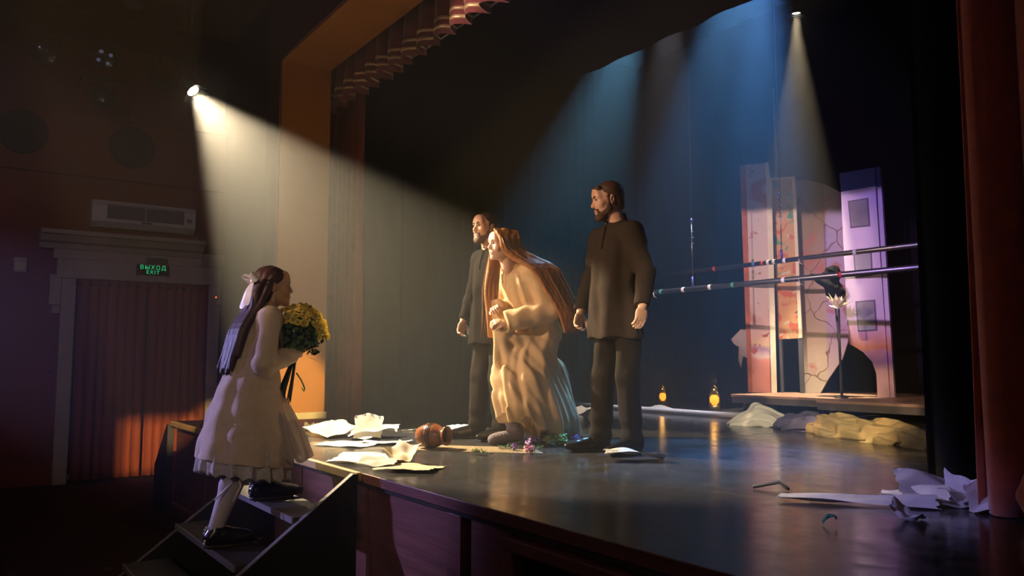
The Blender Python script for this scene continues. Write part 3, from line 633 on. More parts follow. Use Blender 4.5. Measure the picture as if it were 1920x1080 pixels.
def hand_prims(w, d, n, thumb_sign, s=1.0, curl=(.25, .35, .3), spread=0.0):
    """w wrist, d hand direction, n palm normal; the thumb lies on side = thumb_sign * (d x n)"""
    w = np.array(w, float); d = np.array(d, float); d /= np.linalg.norm(d); n = np.array(n, float); n -= d * (n @ d); n /= np.linalg.norm(n); e = np.cross(d, n) * thumb_sign
    P = [ell(w + d * .048 * s, (.042 * s, .047 * s, .0155 * s), np.stack([e, d, n], 1), k=.012)]
    for o, L, f in ((.031, .070, 1), (.0105, .078, 0), (-.0105, .072, -1), (-.030, .056, -2)):
        p = w + d * .086 * s + e * o * s; dd = d + e * spread * f; dd /= np.linalg.norm(dd); nn = n
        P.append(cap(w + d * .03 * s + e * o * .8 * s, p, .0105 * s, .0098 * s, k=.008))
        for seg, (fr, r1, r2) in enumerate(((.45, .0092, .0085), (.30, .0085, .0080), (.25, .0080, .0066))):
            a = curl[seg]; dd, nn = dd * math.cos(a) + nn * math.sin(a), nn * math.cos(a) - dd * math.sin(a)
            q = p + dd * L * fr * s; P.append(cap(p, q, r1 * s, r2 * s, k=.0035)); p = q
    b = w + d * .026 * s + e * .026 * s + n * .004 * s; t1 = b + (d * .55 + e * .62 + n * .35) * .042 * s; t2 = t1 + (d * .85 + e * .12 + n * .45) * .030 * s; t3 = t2 + (d * .9 + n * .35 - e * .1) * .022 * s
    P += [cap(b, t1, .0145 * s, .0110 * s, k=.010), cap(t1, t2, .0102 * s, .0092 * s, k=.004), cap(t2, t3, .0090 * s, .0070 * s, k=.004)]
    return P
def limb(a, b, c, r, k=.02): return [cap(a, b, r[0], r[1], k), cap(b, c, r[1], r[2], k)]

M_SKIN = mat('skin_fair', (.72, .42, .30), .5, noise=.10, scale=40, sub=.10)
M_SKINW = mat('skin_pale', (.78, .50, .38), .48, noise=.08, scale=40, sub=.10)
M_SKIND = mat('skin_tan', (.60, .34, .24), .5, noise=.10, scale=40, sub=.10)
M_LIPM = mat('lips_muted', (.50, .20, .17), .4); M_LIPW = mat('lips_rose', (.60, .19, .17), .35)
M_HAIRD = mat('dark_brown_hair', (.040, .020, .013), .42, color2=(.016, .009, .007), scale=50, stretch=(1, 1, .1), bump=.5, bscale=120)
M_HAIRR = mat('red_brown_hair', (.105, .050, .026), .45, color2=(.05, .022, .012), scale=60, bump=.6, bscale=140)
M_BEARD = mat('brown_beard', (.13, .062, .032), .6, color2=(.06, .026, .014), scale=90, bump=.8, bscale=160)
M_HAIRL = mat('long_auburn_hair', (.52, .24, .085), .38, color2=(.27, .10, .034), scale=26, stretch=(1, 1, .08), bump=.4, bscale=60)
M_HAIRG = mat('long_dark_violet_brown_hair', (.070, .030, .028), .52, color2=(.028, .012, .013), scale=26, stretch=(1, 1, .08), bump=.4, bscale=60)
M_TUNIC = mat('dark_brown_tunic_cloth', (.046, .034, .028), .95, noise=.25, scale=90, bump=.2, bscale=300, spec=.1)
M_TUNIC2 = mat('charcoal_tunic_cloth', (.015, .012, .011), .95, noise=.25, scale=90, bump=.2, bscale=300, spec=.08)
M_TROUSER = mat('black_brown_trouser_cloth', (.026, .020, .017), .9, noise=.3, scale=60, bump=.2, bscale=240, spec=.15)
M_SHOE = mat('black_leather', (.012, .011, .011), .22, noise=.2, scale=30)
M_SOLE = mat('shoe_sole', (.02, .018, .016), .6)
def fold_noise(P, a, f, seed=0.0):
    x, y, z = P[..., 0] * f, P[..., 1] * f, P[..., 2] * f
    return a * (np.sin(1.7 * x + 2.3 * z + seed + 1.3 * np.sin(1.1 * y + .7 * z + seed)) + .6 * np.sin(2.9 * y - 1.9 * z + 2 * seed + .9 * np.sin(2.1 * x)) ) / 1.6
def shoe(parent, heel, d, L=.285, ht=.085, laces=True, m=None):
    """lace-up shoe standing at heel point (floor), pointing along d"""
    d = np.array([d[0], d[1], 0.0]); d /= np.linalg.norm(d); e = np.array([-d[1], d[0], 0]); h0 = np.array(heel, float)
    def q(f, s, z): return h0 + d * f * L + e * s + np.array([0, 0, z])
    P = [cap(q(.10, 0, .050), q(.35, 0, .050), .040, .043, k=.02), cap(q(.35, 0, .048), q(.82, 0, .040), .044, .036, k=.03), ell(q(.72, 0, .040), (.125, .050, .038), np.stack([d, e, V3(0, 0, 1)], 1), k=.02), cap(q(.12, 0, .05), q(.20, 0, ht + .02), .034, .036, k=.02), cap(q(.22, 0, .080), q(.64, 0, .054), .036, .030, k=.03),
         boxp(q(.5, 0, -.03), (.4, .4, .042), None, .001, .004, 's')]
    sh = sdf_mesh('shoe', P, .006, m or M_SHOE, parent)
    S = [cap(q(.11, 0, .010), q(.5, 0, .010), .036, .036, k=.01), cap(q(.5, 0, .010), q(.83, 0, .010), .040, .036, k=.02), boxp(q(.5, 0, -.1), (.5, .5, .100), None, .001, .001, 's'), boxp(q(.5, 0, .118), (.5, .5, .100), None, .001, .001, 's')]
    sdf_mesh('sole', S, .006, M_SOLE, sh)
    if laces:
        bm = bmesh.new()
        for i in range(4):
            f = .36 + i * .065; z = .110 - i * .011
            tube(bm, [q(f, -.022, z - .008), q(f + .02, 0, z + .003), q(f, .022, z - .008)], .0032, 6)
        tag(obj('laces', bm, M_BLACKMETAL, sh, True), None, None, None, 'stuff')
    return sh

def man(label, loc, rz, H, skin, hairm, tunicm, lean, headyaw, headpitch, bald=0.0, belly=1.0, hairseed=0.0):
    """bearded man standing with his arms hanging at his sides, long tunic, trousers, lace-up shoes"""
    t = thing('person', label, 'person', loc, rz); s = H / 1.83
    sc = lambda x, y, z: V3(x, y + lean * max(0, z - .9), z) * s
    hip = [sc(sx * .10, .01, .93) for sx in (-1, 1)]; knee = [sc(sx * .115, -.01, .50) for sx in (-1, 1)]; ank = [sc(sx * .125, .03, .10) for sx in (-1, 1)]
    knee[0] = sc(-.11, -.035, .50); ank[0] = sc(-.125, -.04, .10)
    sho = [sc(sx * .178, .01, 1.452) for sx in (-1, 1)]; elb = [sc(-.265, .005, 1.19), sc(.275, .03, 1.19)]; wri = [sc(-.285, -.09, .95), sc(.315, -.05, .955)]
    R = rot(headpitch, 0, headyaw); hc = sc(0, -.055, 1.685); hs = s * 1.0
    B = xf(head_prims(), R, hc, hs)
    B += [ell(sc(0, .02, 1.33), (.155 * s, .105 * s, .19 * s), k=.05), ell(sc(0, .01, 1.10), (.145 * s, .115 * s * belly, .16 * s), k=.05), ell(sc(0, .02, .95), (.155 * s, .115 * s, .12 * s), k=.05),
          cap(sho[0], sc(0, .03, 1.47), .05 * s, .055 * s, k=.05), cap(sho[1], sc(0, .03, 1.47), .05 * s, .055 * s, k=.05), cap(sc(0, .03, 1.45), sc(0, .0, 1.58), .062 * s, .055 * s, k=.03)]
    for i in (0, 1):
        B += limb(sho[i], elb[i], wri[i], (.054 * s, .041 * s, .029 * s)); B += limb(hip[i], knee[i], ank[i], (.082 * s, .056 * s, .040 * s), .03)
        B.append(cap(ank[i], ank[i] + V3(0, -.10, -.055) * s, .032 * s, .022 * s, k=.02))
        d = V3(.05 * (1 if i else -1), -.28, -1.0); B += hand_prims(wri[i] - V3(0, 0, .005), d, V3(-1 if i else 1, .15, 0), 1 if i else -1, s, (.45, .55, .4) if i else (.55, .7, .5))
    sdf_mesh('body', B, .0046, skin, t)
    # tunic: sleeves, then the body over them
    T = []
    for i in (0, 1):
        dn = (wri[i] - elb[i]) / np.linalg.norm(wri[i] - elb[i]); cuff = wri[i] - dn * .012
        T += [cap(sho[i], elb[i], .076 * s, .064 * s, k=.035), cap(elb[i], cuff, .064 * s, .052 * s, k=.02), boxp(cuff + dn * .062, (.09, .09, .055), np.array(Vector(dn).to_track_quat('Z', 'Y').to_matrix()), .002, .004, 's')]
    T += [loft([(z * s, 0, (y + lean * max(0, z - .9)) * s, rx * s, ry * s) for z, y, rx, ry in ((.755, .0, .215, .166), (.90, .0, .205, .162), (1.08, .0, .194, .152 * belly), (1.25, .01, .192, .140), (1.40, .015, .188, .124), (1.49, .02, .150, .092))], folds=5, amp=.014 * s, amp_top=.003 * s, phase=1.0 + hairseed, k=.03, twist=.8),
         cap(sho[0] + V3(.02, 0, .0), sc(0, .03, 1.50), .062 * s, .070 * s, k=.05), cap(sho[1] + V3(-.02, 0, .0), sc(0, .03, 1.50), .062 * s, .070 * s, k=.05), cap(sc(0, .03, 1.44), sc(0, .008, 1.585), .088 * s, .070 * s, k=.035),
         boxp(sc(0, -.02, 1.686), (.16, .16, .10), rot(.26), .002, .006, 's')]
    def cr(P):
        z = P[..., 2] / s
        return (fold_noise(P, .004, 14, hairseed) + .0055 * np.sin(30 * P[..., 0] + 9 * P[..., 1] + 3.2 * np.sin(4 * P[..., 2] + hairseed))) * np.clip((1.40 - z) * 4, 0, 1) + .0022 * np.sin(52 * P[..., 2] + 20 * P[..., 0] + 3 * np.sin(9 * P[..., 1])) * np.clip((abs(P[..., 0]) / s - .20) * 12, 0, 1)
    tu = sdf_mesh('tunic', T, .0075, tunicm, t, disp=cr)
    ybr = float(sc(0, 0, 1.40)[1])
    C = [cap(sc(0, .022, 1.50), sc(0, .006, 1.60), .083 * s, .074 * s, k=.004), cap(sc(0, .025, 1.40), sc(0, -.005, 1.70), .071 * s, .063 * s, k=.004, op='s'), boxp(sc(0, -.02, 1.692), (.16, .16, .10), rot(.26), .002, .004, 's'), boxp(sc(0, -.0, 1.435), (.16, .16, .10), rot(.26), .002, .004, 's')]
    sdf_mesh('collar', C, .0050, tunicm, tu)
    bm = bmesh.new(); box(bm, -.004, .004, -.003, .003, -.08, .08, Matrix.Translation(Vector(sc(.004, -.1035, 1.43))) @ Matrix.Rotation(-.22, 4, 'X')); obj('placket', bm, M_TROUSER, tu)
    bm = bmesh.new(); bmesh.ops.create_icosphere(bm, subdivisions=2, radius=.007); bmesh.ops.translate(bm, vec=Vector(sc(.004, -.078, 1.528)), verts=bm.verts[:]); obj('button', bm, M_STEEL, tu, True)
    # trousers: two legs from one waist, breaking over the shoes
    Q = [loft([(z * s, 0, .01 * s, rx * s, ry * s) for z, rx, ry in ((.78, .172, .118), (1.0, .165, .115))], k=.03)]
    for i in (0, 1):
        Q += [cap(hip[i] + V3(0, .005, -.03), knee[i], .092 * s, .078 * s, k=.03), cap(knee[i], ank[i] + V3(0, -.012, -.03), .078 * s, .070 * s, k=.03), boxp(V3(ank[i][0], ank[i][1], ank[i][2] - .152 * s), (.14, .14, .1), None, .002, .004, 's')]
    Q.append(cap(sc(0, -.1, .70), sc(0, .1, .70), .012, .012, k=.03, op='s'))
    tr = lambda P: fold_noise(P, .0028, 11, 2 + hairseed) + .003 * np.sin(55 * P[..., 0] + 22 * P[..., 1] + 2.5 * np.sin(5 * P[..., 2])) + .006 * np.sin(48 * P[..., 2] + 5 * P[..., 1]) * np.exp(-((P[..., 2] / s - .14) / .09) ** 2)
    sdf_mesh('trousers', Q, .0078, M_TROUSER, t, disp=tr)
    for i in (0, 1): shoe(t, (ank[i][0], ank[i][1] + .055, 0), (-.18 if i == 0 else .12, -1), L=.29 * s)
    # hair, beard, face
    HP = [ell((0, .024, .050), (.083, .100, .086), k=.01), ell((0, .055, -.02), (.070, .060, .075), k=.03)]
    HP += [ell((0, -.105, .005 + bald * .012), (.070, .070, .078 + bald * .012), k=.012, op='s'), ell((-.080, -.035, -.045), (.055, .060, .060), k=.01, op='s'), ell((.080, -.035, -.045), (.055, .060, .060), k=.01, op='s'), ell((0, .01, -.115), (.12, .13, .055), k=.01, op='s')]
    for sx in (-1, 1): HP += [cap((sx * .072, -.016, .02), (sx * .073, -.014, -.025), .010, .006, k=.008), ell((sx * .086, .012, -.004), (.02, .022, .034), k=.004, op='s')]
    if bald < .5: HP += [cap((-.045, -.066, .088), (.045, -.066, .088), .017, .017, k=.02), cap((-.03, -.080, .093), (.04, -.079, .091), .009, .009, k=.014)]
    hn = lambda P: fold_noise(P, .0016, 130, hairseed) + fold_noise(P, .0012, 260, 3 + hairseed)
    sdf_mesh('hair', xf(HP, R, hc, hs), .0036, hairm, t, disp=hn)
    BP = [cap((-.046, -.012, -.058), (-.020, -.070, -.098), .028, .026, k=.015), cap((.046, -.012, -.058), (.020, -.070, -.098), .028, .026, k=.015), ell((0, -.076, -.104), (.030, .024, .024), k=.02), ell((0, -.045, -.108), (.038, .042, .022), k=.02),
          cap((-.062, -.018, -.030), (-.052, -.022, -.066), .010, .018, k=.012), cap((.062, -.018, -.030), (.052, -.022, -.066), .010, .018, k=.012),
          ell((0, -.098, -.064), (.021, .020, .0085), k=.004, op='s'),
          cap((-.026, -.090, -.056), (-.003, -.098, -.046), .0065, .0075, k=.006), cap((.026, -.090, -.056), (.003, -.098, -.046), .0065, .0075, k=.006), cap((-.028, -.087, -.056), (-.027, -.082, -.085), .007, .010, k=.008), cap((.028, -.087, -.056), (.027, -.082, -.085), .007, .010, k=.008)]
    sdf_mesh('beard', xf(BP, R, hc, hs), .0034, M_BEARD, t, disp=lambda P: fold_noise(P, .0022, 200, hairseed) + fold_noise(P, .0016, 330, hairseed))
    face_parts(t, R, hc, hs, hairm, M_LIPM, 0, 1.25)
    return t
man('bearded man in dark brown tunic standing alone at the right, looking down left', (-3.99, 3.66, STAGE), -.05, 1.83, M_SKIN, M_HAIRR, M_TUNIC, -.02, -.38, .16, 0.0, 1.06, .4)
man('bearded man in charcoal tunic standing behind the long haired woman', (-5.22, 3.46, STAGE), .0, 1.79, M_SKIND, M_HAIRD, M_TUNIC2, -.01, .10, 0.0, .6, .95, 2.1)
# ------------------------------------------------------------------ the long-haired woman stepping forward
M_DRESS = mat('raw_linen_gown', (.70, .50, .29), .85, noise=.10, scale=30, bump=.2, bscale=260)
M_SOCK = mat('grey_knitted_sock', (.36, .31, .36), .95, noise=.35, scale=90, bump=.8, bscale=160)
def locks(paths, r0, r1, k=.006, n=7):
    """each path: control points; returns tapered capsule chains"""
    P = []
    for pts in paths:
        pts = [np.array(p, float) for p in pts]; m_ = len(pts); S = []
        for i in range(m_ - 1):
            p0 = pts[max(i - 1, 0)]; p1 = pts[i]; p2 = pts[i + 1]; p3 = pts[min(i + 2, m_ - 1)]
            for q in range(4):
                t = q / 4; S.append(.5 * (2 * p1 + (p2 - p0) * t + (2 * p0 - 5 * p1 + 4 * p2 - p3) * t * t + (3 * p1 - p0 - 3 * p2 + p3) * t ** 3))
        S.append(pts[-1]); L = len(S) - 1
        rr = lambda t: (r0 + (r1 - r0) * t) * (.5 + .5 * min(1, t / .25))
        for i in range(L): P.append(cap(S[i], S[i + 1], rr(i / L), rr((i + 1) / L), k=k))
    return P
def stepping_woman(label, loc, rz):
    t = thing('person', label, 'person', loc, rz)
    hc = V3(0, -.235, 1.445); R = rot(.02, 0, -.10); hs = .95
    sho = [V3(-.15, -.09, 1.255), V3(.155, -.07, 1.25)]; elb = [V3(-.20, -.10, .99), V3(.215, .04, .97)]; wri = [V3(-.06, -.25, .985), V3(.075, -.255, .885)]
    hip = [V3(-.09, .07, .80), V3(.09, .09, .80)]; knee = [V3(-.09, -.13, .46), V3(.095, -.02, .43)]; ank = [V3(-.08, -.06, .09), V3(.10, .26, .15)]
    B = xf(head_prims(True, True), R, hc, hs)
    B += [cap(V3(0, -.19, 1.36), V3(0, -.10, 1.25), .046, .055, k=.03), ell((0, -.055, 1.13), (.125, .095, .16), rot(.3), k=.05), ell((0, .03, .94), (.115, .10, .14), k=.05), ell((0, .09, .82), (.155, .125, .12), k=.05), cap(sho[0], sho[1], .050, .050, k=.05)]
    for i in (0, 1):
        B += limb(sho[i], elb[i], wri[i], (.044, .034, .024)); B += limb(hip[i], knee[i], ank[i], (.082, .054, .036), .03)
    B.append(cap(ank[0], V3(-.08, -.20, .035), .032, .024, k=.02)); B.append(cap(ank[1], V3(.10, .14, .04), .030, .022, k=.02))
    B += hand_prims(wri[0], V3(.75, -.6, .05), V3(.3, .4, -.9), -1, .88, (.7, .8, .6)); B += hand_prims(wri[1], V3(-.25, -1, -.08), V3(-.5, .25, -.9), 1, .88, (.55, .85, .7))
    sdf_mesh('body', B, .0045, M_SKINW, t)
    # gown
    A2 = [(.045, .00, .115, .215, .295), (.16, .0, .10, .225, .30), (.32, .0, .05, .215, .285), (.50, .0, .00, .200, .245), (.66, 0, .00, .180, .205), (.80, 0, .055, .172, .165), (.92, 0, .03, .150, .130), (1.05, 0, -.03, .158, .128), (1.16, 0, -.075, .160, .118), (1.24, 0, -.105, .135, .090)]
    hem = lambda P: -.03 * np.sin(9 * np.arctan2(P[..., 1] - .1, P[..., 0]) + 1) + .15 * np.clip((.10 - P[..., 1]) * 5, 0, 1) + .06 * np.exp(-((P[..., 1] - .2) / .06) ** 2) * (P[..., 0] > 0)
    G = []
    for i in (0, 1):
        dn = (wri[i] - elb[i]) / np.linalg.norm(wri[i] - elb[i]); c = wri[i] - dn * .008
        G += [cap(sho[i], elb[i], .070, .078, k=.035), cap(elb[i], c, .078, .072, k=.02), cap(elb[i] + V3(0, .0, -.02), c + V3(0, 0, -.03), .060, .050, k=.03), boxp(c + dn * .060, (.10, .10, .055), np.array(Vector(dn).to_track_quat('Z', 'Y').to_matrix()), .002, .005, 's')]
    G += [loft(A2, folds=9, amp=.024, amp_top=.004, phase=.6, k=.03, twist=2.2, hemz=hem),
         cap((-.09, .03, .80), (-.085, -.165, .47), .115, .085, k=.05), cap((-.085, -.165, .47), (-.07, -.12, .20), .085, .060, k=.05),
         cap((.09, .10, .80), (.12, -.06, .50), .115, .085, k=.06), cap((.12, -.06, .50), (.15, .22, .17), .075, .07, k=.06),
         cap((.06, .24, .55), (.08, .40, .05), .05, .045, k=.09), cap((.0, .30, .50), (-.05, .40, .06), .05, .035, k=.09),
         cap(sho[0], sho[1], .062, .062, k=.05), cap(V3(0, -.135, 1.29), V3(0, -.10, 1.22), .062, .080, k=.03),
         # gathered cloth swept from the raised hand down over the thigh
         cap((.05, -.30, .86), (.02, -.20, .62), .030, .030, k=.04), cap((.05, -.30, .86), (.10, -.13, .72), .028, .028, k=.04), cap((.03, -.30, .86), (-.06, -.23, .55), .026, .026, k=.04), cap((.10, -.18, .78), (.17, .05, .72), .022, .03, k=.04)]
    # neck opening
    G += [cap(V3(0, -.21, 1.27), V3(0, -.20, 1.36), .050, .085, k=.01, op='s')]
    def dd(P):
        z = P[..., 2]; low = np.clip((.95 - z) * 2.5, 0, 1)
        w = P[..., 1] * .38 - P[..., 2] * .92; u = P[..., 1] * .92 + P[..., 2] * .38     # along / across the folds seen from the side
        up_ = .004 * np.sin(60 * P[..., 0] + 18 * P[..., 1] + 2 * np.sin(5 * z)) * np.clip((1.22 - z) * 6, 0, 1) * (1 - low)
        return up_ + low * (.009 * np.sin(44 * u + 12 * P[..., 0] + 1.6 * np.sin(4.5 * w)) + .004 * np.sin(95 * u - 20 * P[..., 0] + 2 * np.sin(6 * w)))
    gown = sdf_mesh('gown', G, .0068, M_DRESS, t, disp=dd)
    bm = bmesh.new()
    rnd = random.Random(4)
    for i in range(46):
        a = rnd.uniform(0, 2 * PI); p = Vector((.0 + .205 * math.cos(a), .12 + .285 * math.sin(a), .085 + .14 * min(1, max(0, (.10 - (.12 + .285 * math.sin(a))) * 5))))
        q = p + Vector((rnd.uniform(-.02, .02), rnd.uniform(-.01, .03), -rnd.uniform(.05, .075))); q.z = max(q.z, .006)
        tube(bm, [p, p.lerp(q, .5) + Vector((rnd.uniform(-.008, .008), rnd.uniform(-.008, .008), 0)), q], [.006, .004, .0015], 5)
    tag(obj('hem_fringe', bm, M_DRESS, gown, True), 'frayed threads at the hem', None, None, 'stuff')
    bm = bmesh.new(); tube(bm, [(-.03, -.195, 1.275), (0, -.215, 1.262), (.03, -.19, 1.276)], .004, 6); tube(bm, [(0, -.215, 1.262), (-.012, -.222, 1.22), (-.016, -.212, 1.17)], .0035, 6); obj('neck_tie', bm, M_DRESS, gown, True)
    # socks
    for (a, toe, up) in ((ank[0], V3(-.085, -.255, .036), V3(-.085, -.11, .22)), (ank[1], V3(.10, .13, .030), V3(.10, .20, .27))):
        S = [cap(a + V3(0, .02, -.03), toe, .046, .034, k=.03), cap(a + V3(0, .01, -.02), up, .050, .056, k=.03), ell((a + toe) / 2 + V3(0, -.02, -.015), (.046, .095, .036), k=.03), boxp(V3(a[0], a[1], -.05), (.5, .6, .053), None, .001, .004, 's')]
        sdf_mesh('sock', S, .0055, M_SOCK, t, disp=lambda P: .0014 * np.sin(320 * P[..., 2] + 160 * P[..., 1]))
    # hair
    HP = xf([ell((0, .022, .048), (.084, .102, .088), k=.01), ell((0, .055, -.03), (.078, .062, .10), k=.03), ell((0, -.118, -.024), (.054, .075, .092), k=.012, op='s')], R, hc, hs)
    paths = []
    for i, x in enumerate(np.linspace(-.07, .075, 8)):
        paths.append([(x * .6, -.19, 1.505), (x * .95, -.128, 1.44), (x * 1.45 + .01, -.030, 1.325), (x * 2.1 + .02, .075, 1.17), (x * 2.4 + .03, .155, 1.0), (x * 2.6 + .04, .20 + .02 * (i % 3), .85 - .03 * (i % 2))])
    for k_, e in enumerate(np.linspace(0, 1, 10)):   # over the left ear, shoulder and arm
        paths.append([(.012 + .045 * e, -.300 + .16 * e, 1.553 - .006 * e), (.072 + .008 * e, -.290 + .15 * e, 1.485), (.084, -.272 + .14 * e, 1.41), (.120 + .035 * e, -.225 + .185 * e, 1.345), (.232 + .012 * e, -.125 + .20 * e, 1.255 + .012 * e), (.292, -.03 + .18 * e, 1.08), (.312, .05 + .14 * e, .95), (.300, .10 + .12 * e, .84 + .03 * math.sin(5 * k_))])
    for k_, (x, e) in enumerate(((-.076, 0.0), (-.080, .03), (-.066, -.02), (-.078, .055))):   # in front of the right shoulder
        paths.append([(x * .2, -.280 + e, 1.528), (x * .90, -.265 + e, 1.485), (x * 1.08, -.250 + e, 1.40), (-.10, -.255 + e, 1.28), (-.105 + .3 * e, -.275 + e, 1.12), (-.10, -.27 + e, .98), (-.105 - .3 * e, -.262 + e, .86), (-.10, -.255 + e, .78)])
    HP += locks(paths, .025, .011, .002)
    sdf_mesh('hair', HP, .0046, M_HAIRL, t, disp=lambda P: .0007 * np.sin(150 * P[..., 0] + 110 * P[..., 1] + 2 * np.sin(4 * P[..., 2])))
    bm = bmesh.new(); rnd = random.Random(9)
    for i in range(60):
        pts = paths[rnd.randrange(len(paths))]; o = Vector((rnd.gauss(0, .014), rnd.gauss(0, .014), 0)); n0 = rnd.randrange(1, 3)
        P_ = [Vector(p) + o * (.6 + .35 * j) for j, p in enumerate(pts[n0:])]; P_[-1] += Vector((rnd.gauss(0, .012), rnd.gauss(0, .015), -rnd.uniform(0, .06)))
        tube(bm, P_, [.0028 - .0018 * j / max(1, len(P_) - 1) for j in range(len(P_))], 4)
    tag(obj('loose_strands', bm, M_HAIRL, t, True), 'loose hair strands', None, None, 'stuff')
    face_parts(t, R, hc, hs, mat('light_brow', (.20, .09, .04), .7), M_LIPW, 1, .8)
    return t
stepping_woman('long haired woman in a pale linen gown stepping forward and smiling', onz(990, 832), 0.0)

# ------------------------------------------------------------------ the girl with the bouquet on the steps
M_COAT = mat('cream_wool_coat', (.60, .47, .37), .9, noise=.12, scale=40, bump=.25, bscale=200)
M_LACE = mat('pale_lace', (.56, .50, .52), .9, noise=.3, scale=70, bump=.6, bscale=150)
M_TULLE = mat('grey_rose_tulle', (.52, .44, .44), .95, noise=.25, scale=110, alpha=.72, bump=.4, bscale=200)
M_TIGHTS = mat('pale_tights', (.48, .42, .46), .7, noise=.1, scale=40)
M_SATIN = mat('white_satin_ribbon', (.74, .72, .80), .3, noise=.05, scale=20)
M_PEARL = mat('pearl_bead', (.8, .78, .74), .15)
GIRL = Vector((-4.62, 1.30, .60))
def girl(label, loc, rz):
    t = thing('person', label, 'person', loc, rz)
    hc = V3(0, -.225, 1.435); R = rot(-.02, 0, -.16); hs = .95
    sho = [V3(-.150, -.165, 1.245), V3(.150, -.165, 1.245)]; elb = [V3(-.205, -.115, .985), V3(.205, -.16, .99)]; wri = [V3(-.105, -.315, 1.045), V3(.03, -.345, 1.09)]
    hip = [V3(-.09, -.08, .84), V3(.09, -.10, .84)]; knee = [V3(-.085, -.07, .46), V3(.09, -.28, .62)]; ank = [V3(-.085, .085, .09), V3(.09, -.205, .29)]
    B = xf(head_prims(True, True), R, hc, hs)
    B += [cap(V3(0, -.19, 1.35), V3(0, -.165, 1.25), .045, .052, k=.03), ell((0, -.155, 1.12), (.122, .090, .16), rot(.1), k=.05), ell((0, -.115, .90), (.145, .11, .15), k=.05), cap(sho[0], sho[1], .048, .048, k=.05)]
    for i in (0, 1):
        B += limb(sho[i], elb[i], wri[i], (.042, .034, .024)); B += limb(hip[i], knee[i], ank[i], (.080, .052, .034), .03)
        B.append(cap(ank[i], ank[i] + V3(0, -.10, -.055), .028, .022, k=.02))
    B += hand_prims(wri[0], V3(.45, -.85, .15), V3(.75, .45, .35), 1, .86, (.55, .95, .8)); B += hand_prims(wri[1], V3(-.15, -.95, .05), V3(-.9, .2, .3), -1, .86, (.55, .95, .8))
    sdf_mesh('body', B, .0045, M_SKIND, t)
    for i in (0, 1):
        a = knee[i]; b = ank[i]; cf = a * .65 + b * .35 + V3(0, .025, 0)
        sdf_mesh('stocking', [cap(hip[i], a, .085, .060, k=.03), cap(a, cf, .060, .056, k=.03), cap(cf, b, .056, .040, k=.03), cap(b, b + V3(0, -.09, -.045), .036, .028, k=.02)], .007, M_TIGHTS, t)
    # coat
    hemf = lambda P: np.clip((P[..., 1] + .08) * .16, -.05, .08)
    G = []
    for i in (0, 1):
        dn = (wri[i] - elb[i]) / np.linalg.norm(wri[i] - elb[i]); c = wri[i] - dn * .005
        G += [cap(sho[i], elb[i], .061, .062, k=.03), cap(elb[i], c, .061, .055, k=.02), boxp(c + dn * .058, (.10, .10, .055), np.array(Vector(dn).to_track_quat('Z', 'Y').to_matrix()), .002, .005, 's')]
    G += [loft([(.43, 0, -.080, .262, .262), (.56, 0, -.08, .240, .238), (.70, 0, -.085, .212, .205), (.85, 0, -.10, .182, .168), (.97, 0, -.125, .160, .140), (1.10, 0, -.155, .155, .125), (1.20, 0, -.168, .148, .110), (1.262, 0, -.172, .120, .088)], folds=6, amp=.013, amp_top=.002, phase=2.2, k=.03, twist=.8, hemz=hemf),
         cap(sho[0] + V3(.02, 0, 0), sho[1] - V3(.02, 0, 0), .061, .061, k=.05), cap(V3(0, -.165, 1.22), V3(0, -.185, 1.315), .075, .060, k=.03)]
    G += [cap(V3(0, -.215, 1.31), V3(0, -.21, 1.40), .050, .075, k=.008, op='s')]
    co = lambda P: fold_noise(P, .0045, 17, 5.0) * np.clip((1.25 - P[..., 2]) * 5, 0, 1) + .004 * np.sin(60 * P[..., 2] - 30 * P[..., 1]) * np.exp(-((P[..., 2] - 1.0) / .09) ** 2) * np.clip((abs(P[..., 0]) - .13) * 14, 0, 1)
    coat = sdf_mesh('coat', G, .0068, M_COAT, t, disp=co)
    bm = bmesh.new(); lathe(bm, [(.0, 0), (.016, 0), (.016, .006), (.0, .008)], 16, aim((-.150, -.250, 1.085), (-.75, -.6, .1)), cap=False); obj('button', bm, M_BLACKMETAL, coat, True)
    for sx in (-1, 1):   # broad lapels
        L_ = [ell((sx * .085, -.262, 1.13), (.060, .012, .10), rot(-.12, 0, sx * .55), k=.01)]
        sdf_mesh('lapel', L_, .006, M_COAT, coat)
    # lace skirt below the coat with a scalloped hem, tulle billowing in front
    scal = lambda P: hemf(P) + .020 * np.abs(np.sin(11 * np.arctan2(P[..., 1] + .08, P[..., 0]))) - .005
    LS = [loft([(.355, 0, -.075, .258, .255), (.50, 0, -.078, .240, .236), (.62, 0, -.08, .205, .20)], folds=15, amp=.018, amp_top=.004, phase=.4, k=.01, hemz=scal), loft([(.30, 0, -.075, .240, .236), (.60, 0, -.078, .19, .186)], k=.004, op='s')]
    sdf_mesh('lace_skirt', LS, .0065, M_LACE, t)
    TU = [loft([(.44, 0, -.24, .190, .225), (.56, 0, -.225, .175, .205), (.70, 0, -.20, .150, .160), (.84, 0, -.17, .12, .11)], folds=13, amp=.022, amp_top=.003, phase=1.4, k=.01, hemz=lambda P: .016 * np.sin(17 * np.arctan2(P[..., 1] + .2, P[..., 0]))), loft([(.40, 0, -.235, .172, .205), (.80, 0, -.17, .10, .09)], k=.004, op='s')]
    sdf_mesh('tulle_skirt', TU, .0065, M_TULLE, t)
    # hair down the back
    HP = xf([ell((0, .022, .048), (.083, .102, .087), k=.01), ell((0, .055, -.03), (.076, .060, .10), k=.03), ell((0, -.125, -.026), (.054, .078, .090), k=.012, op='s')], R, hc, hs)
    paths = []
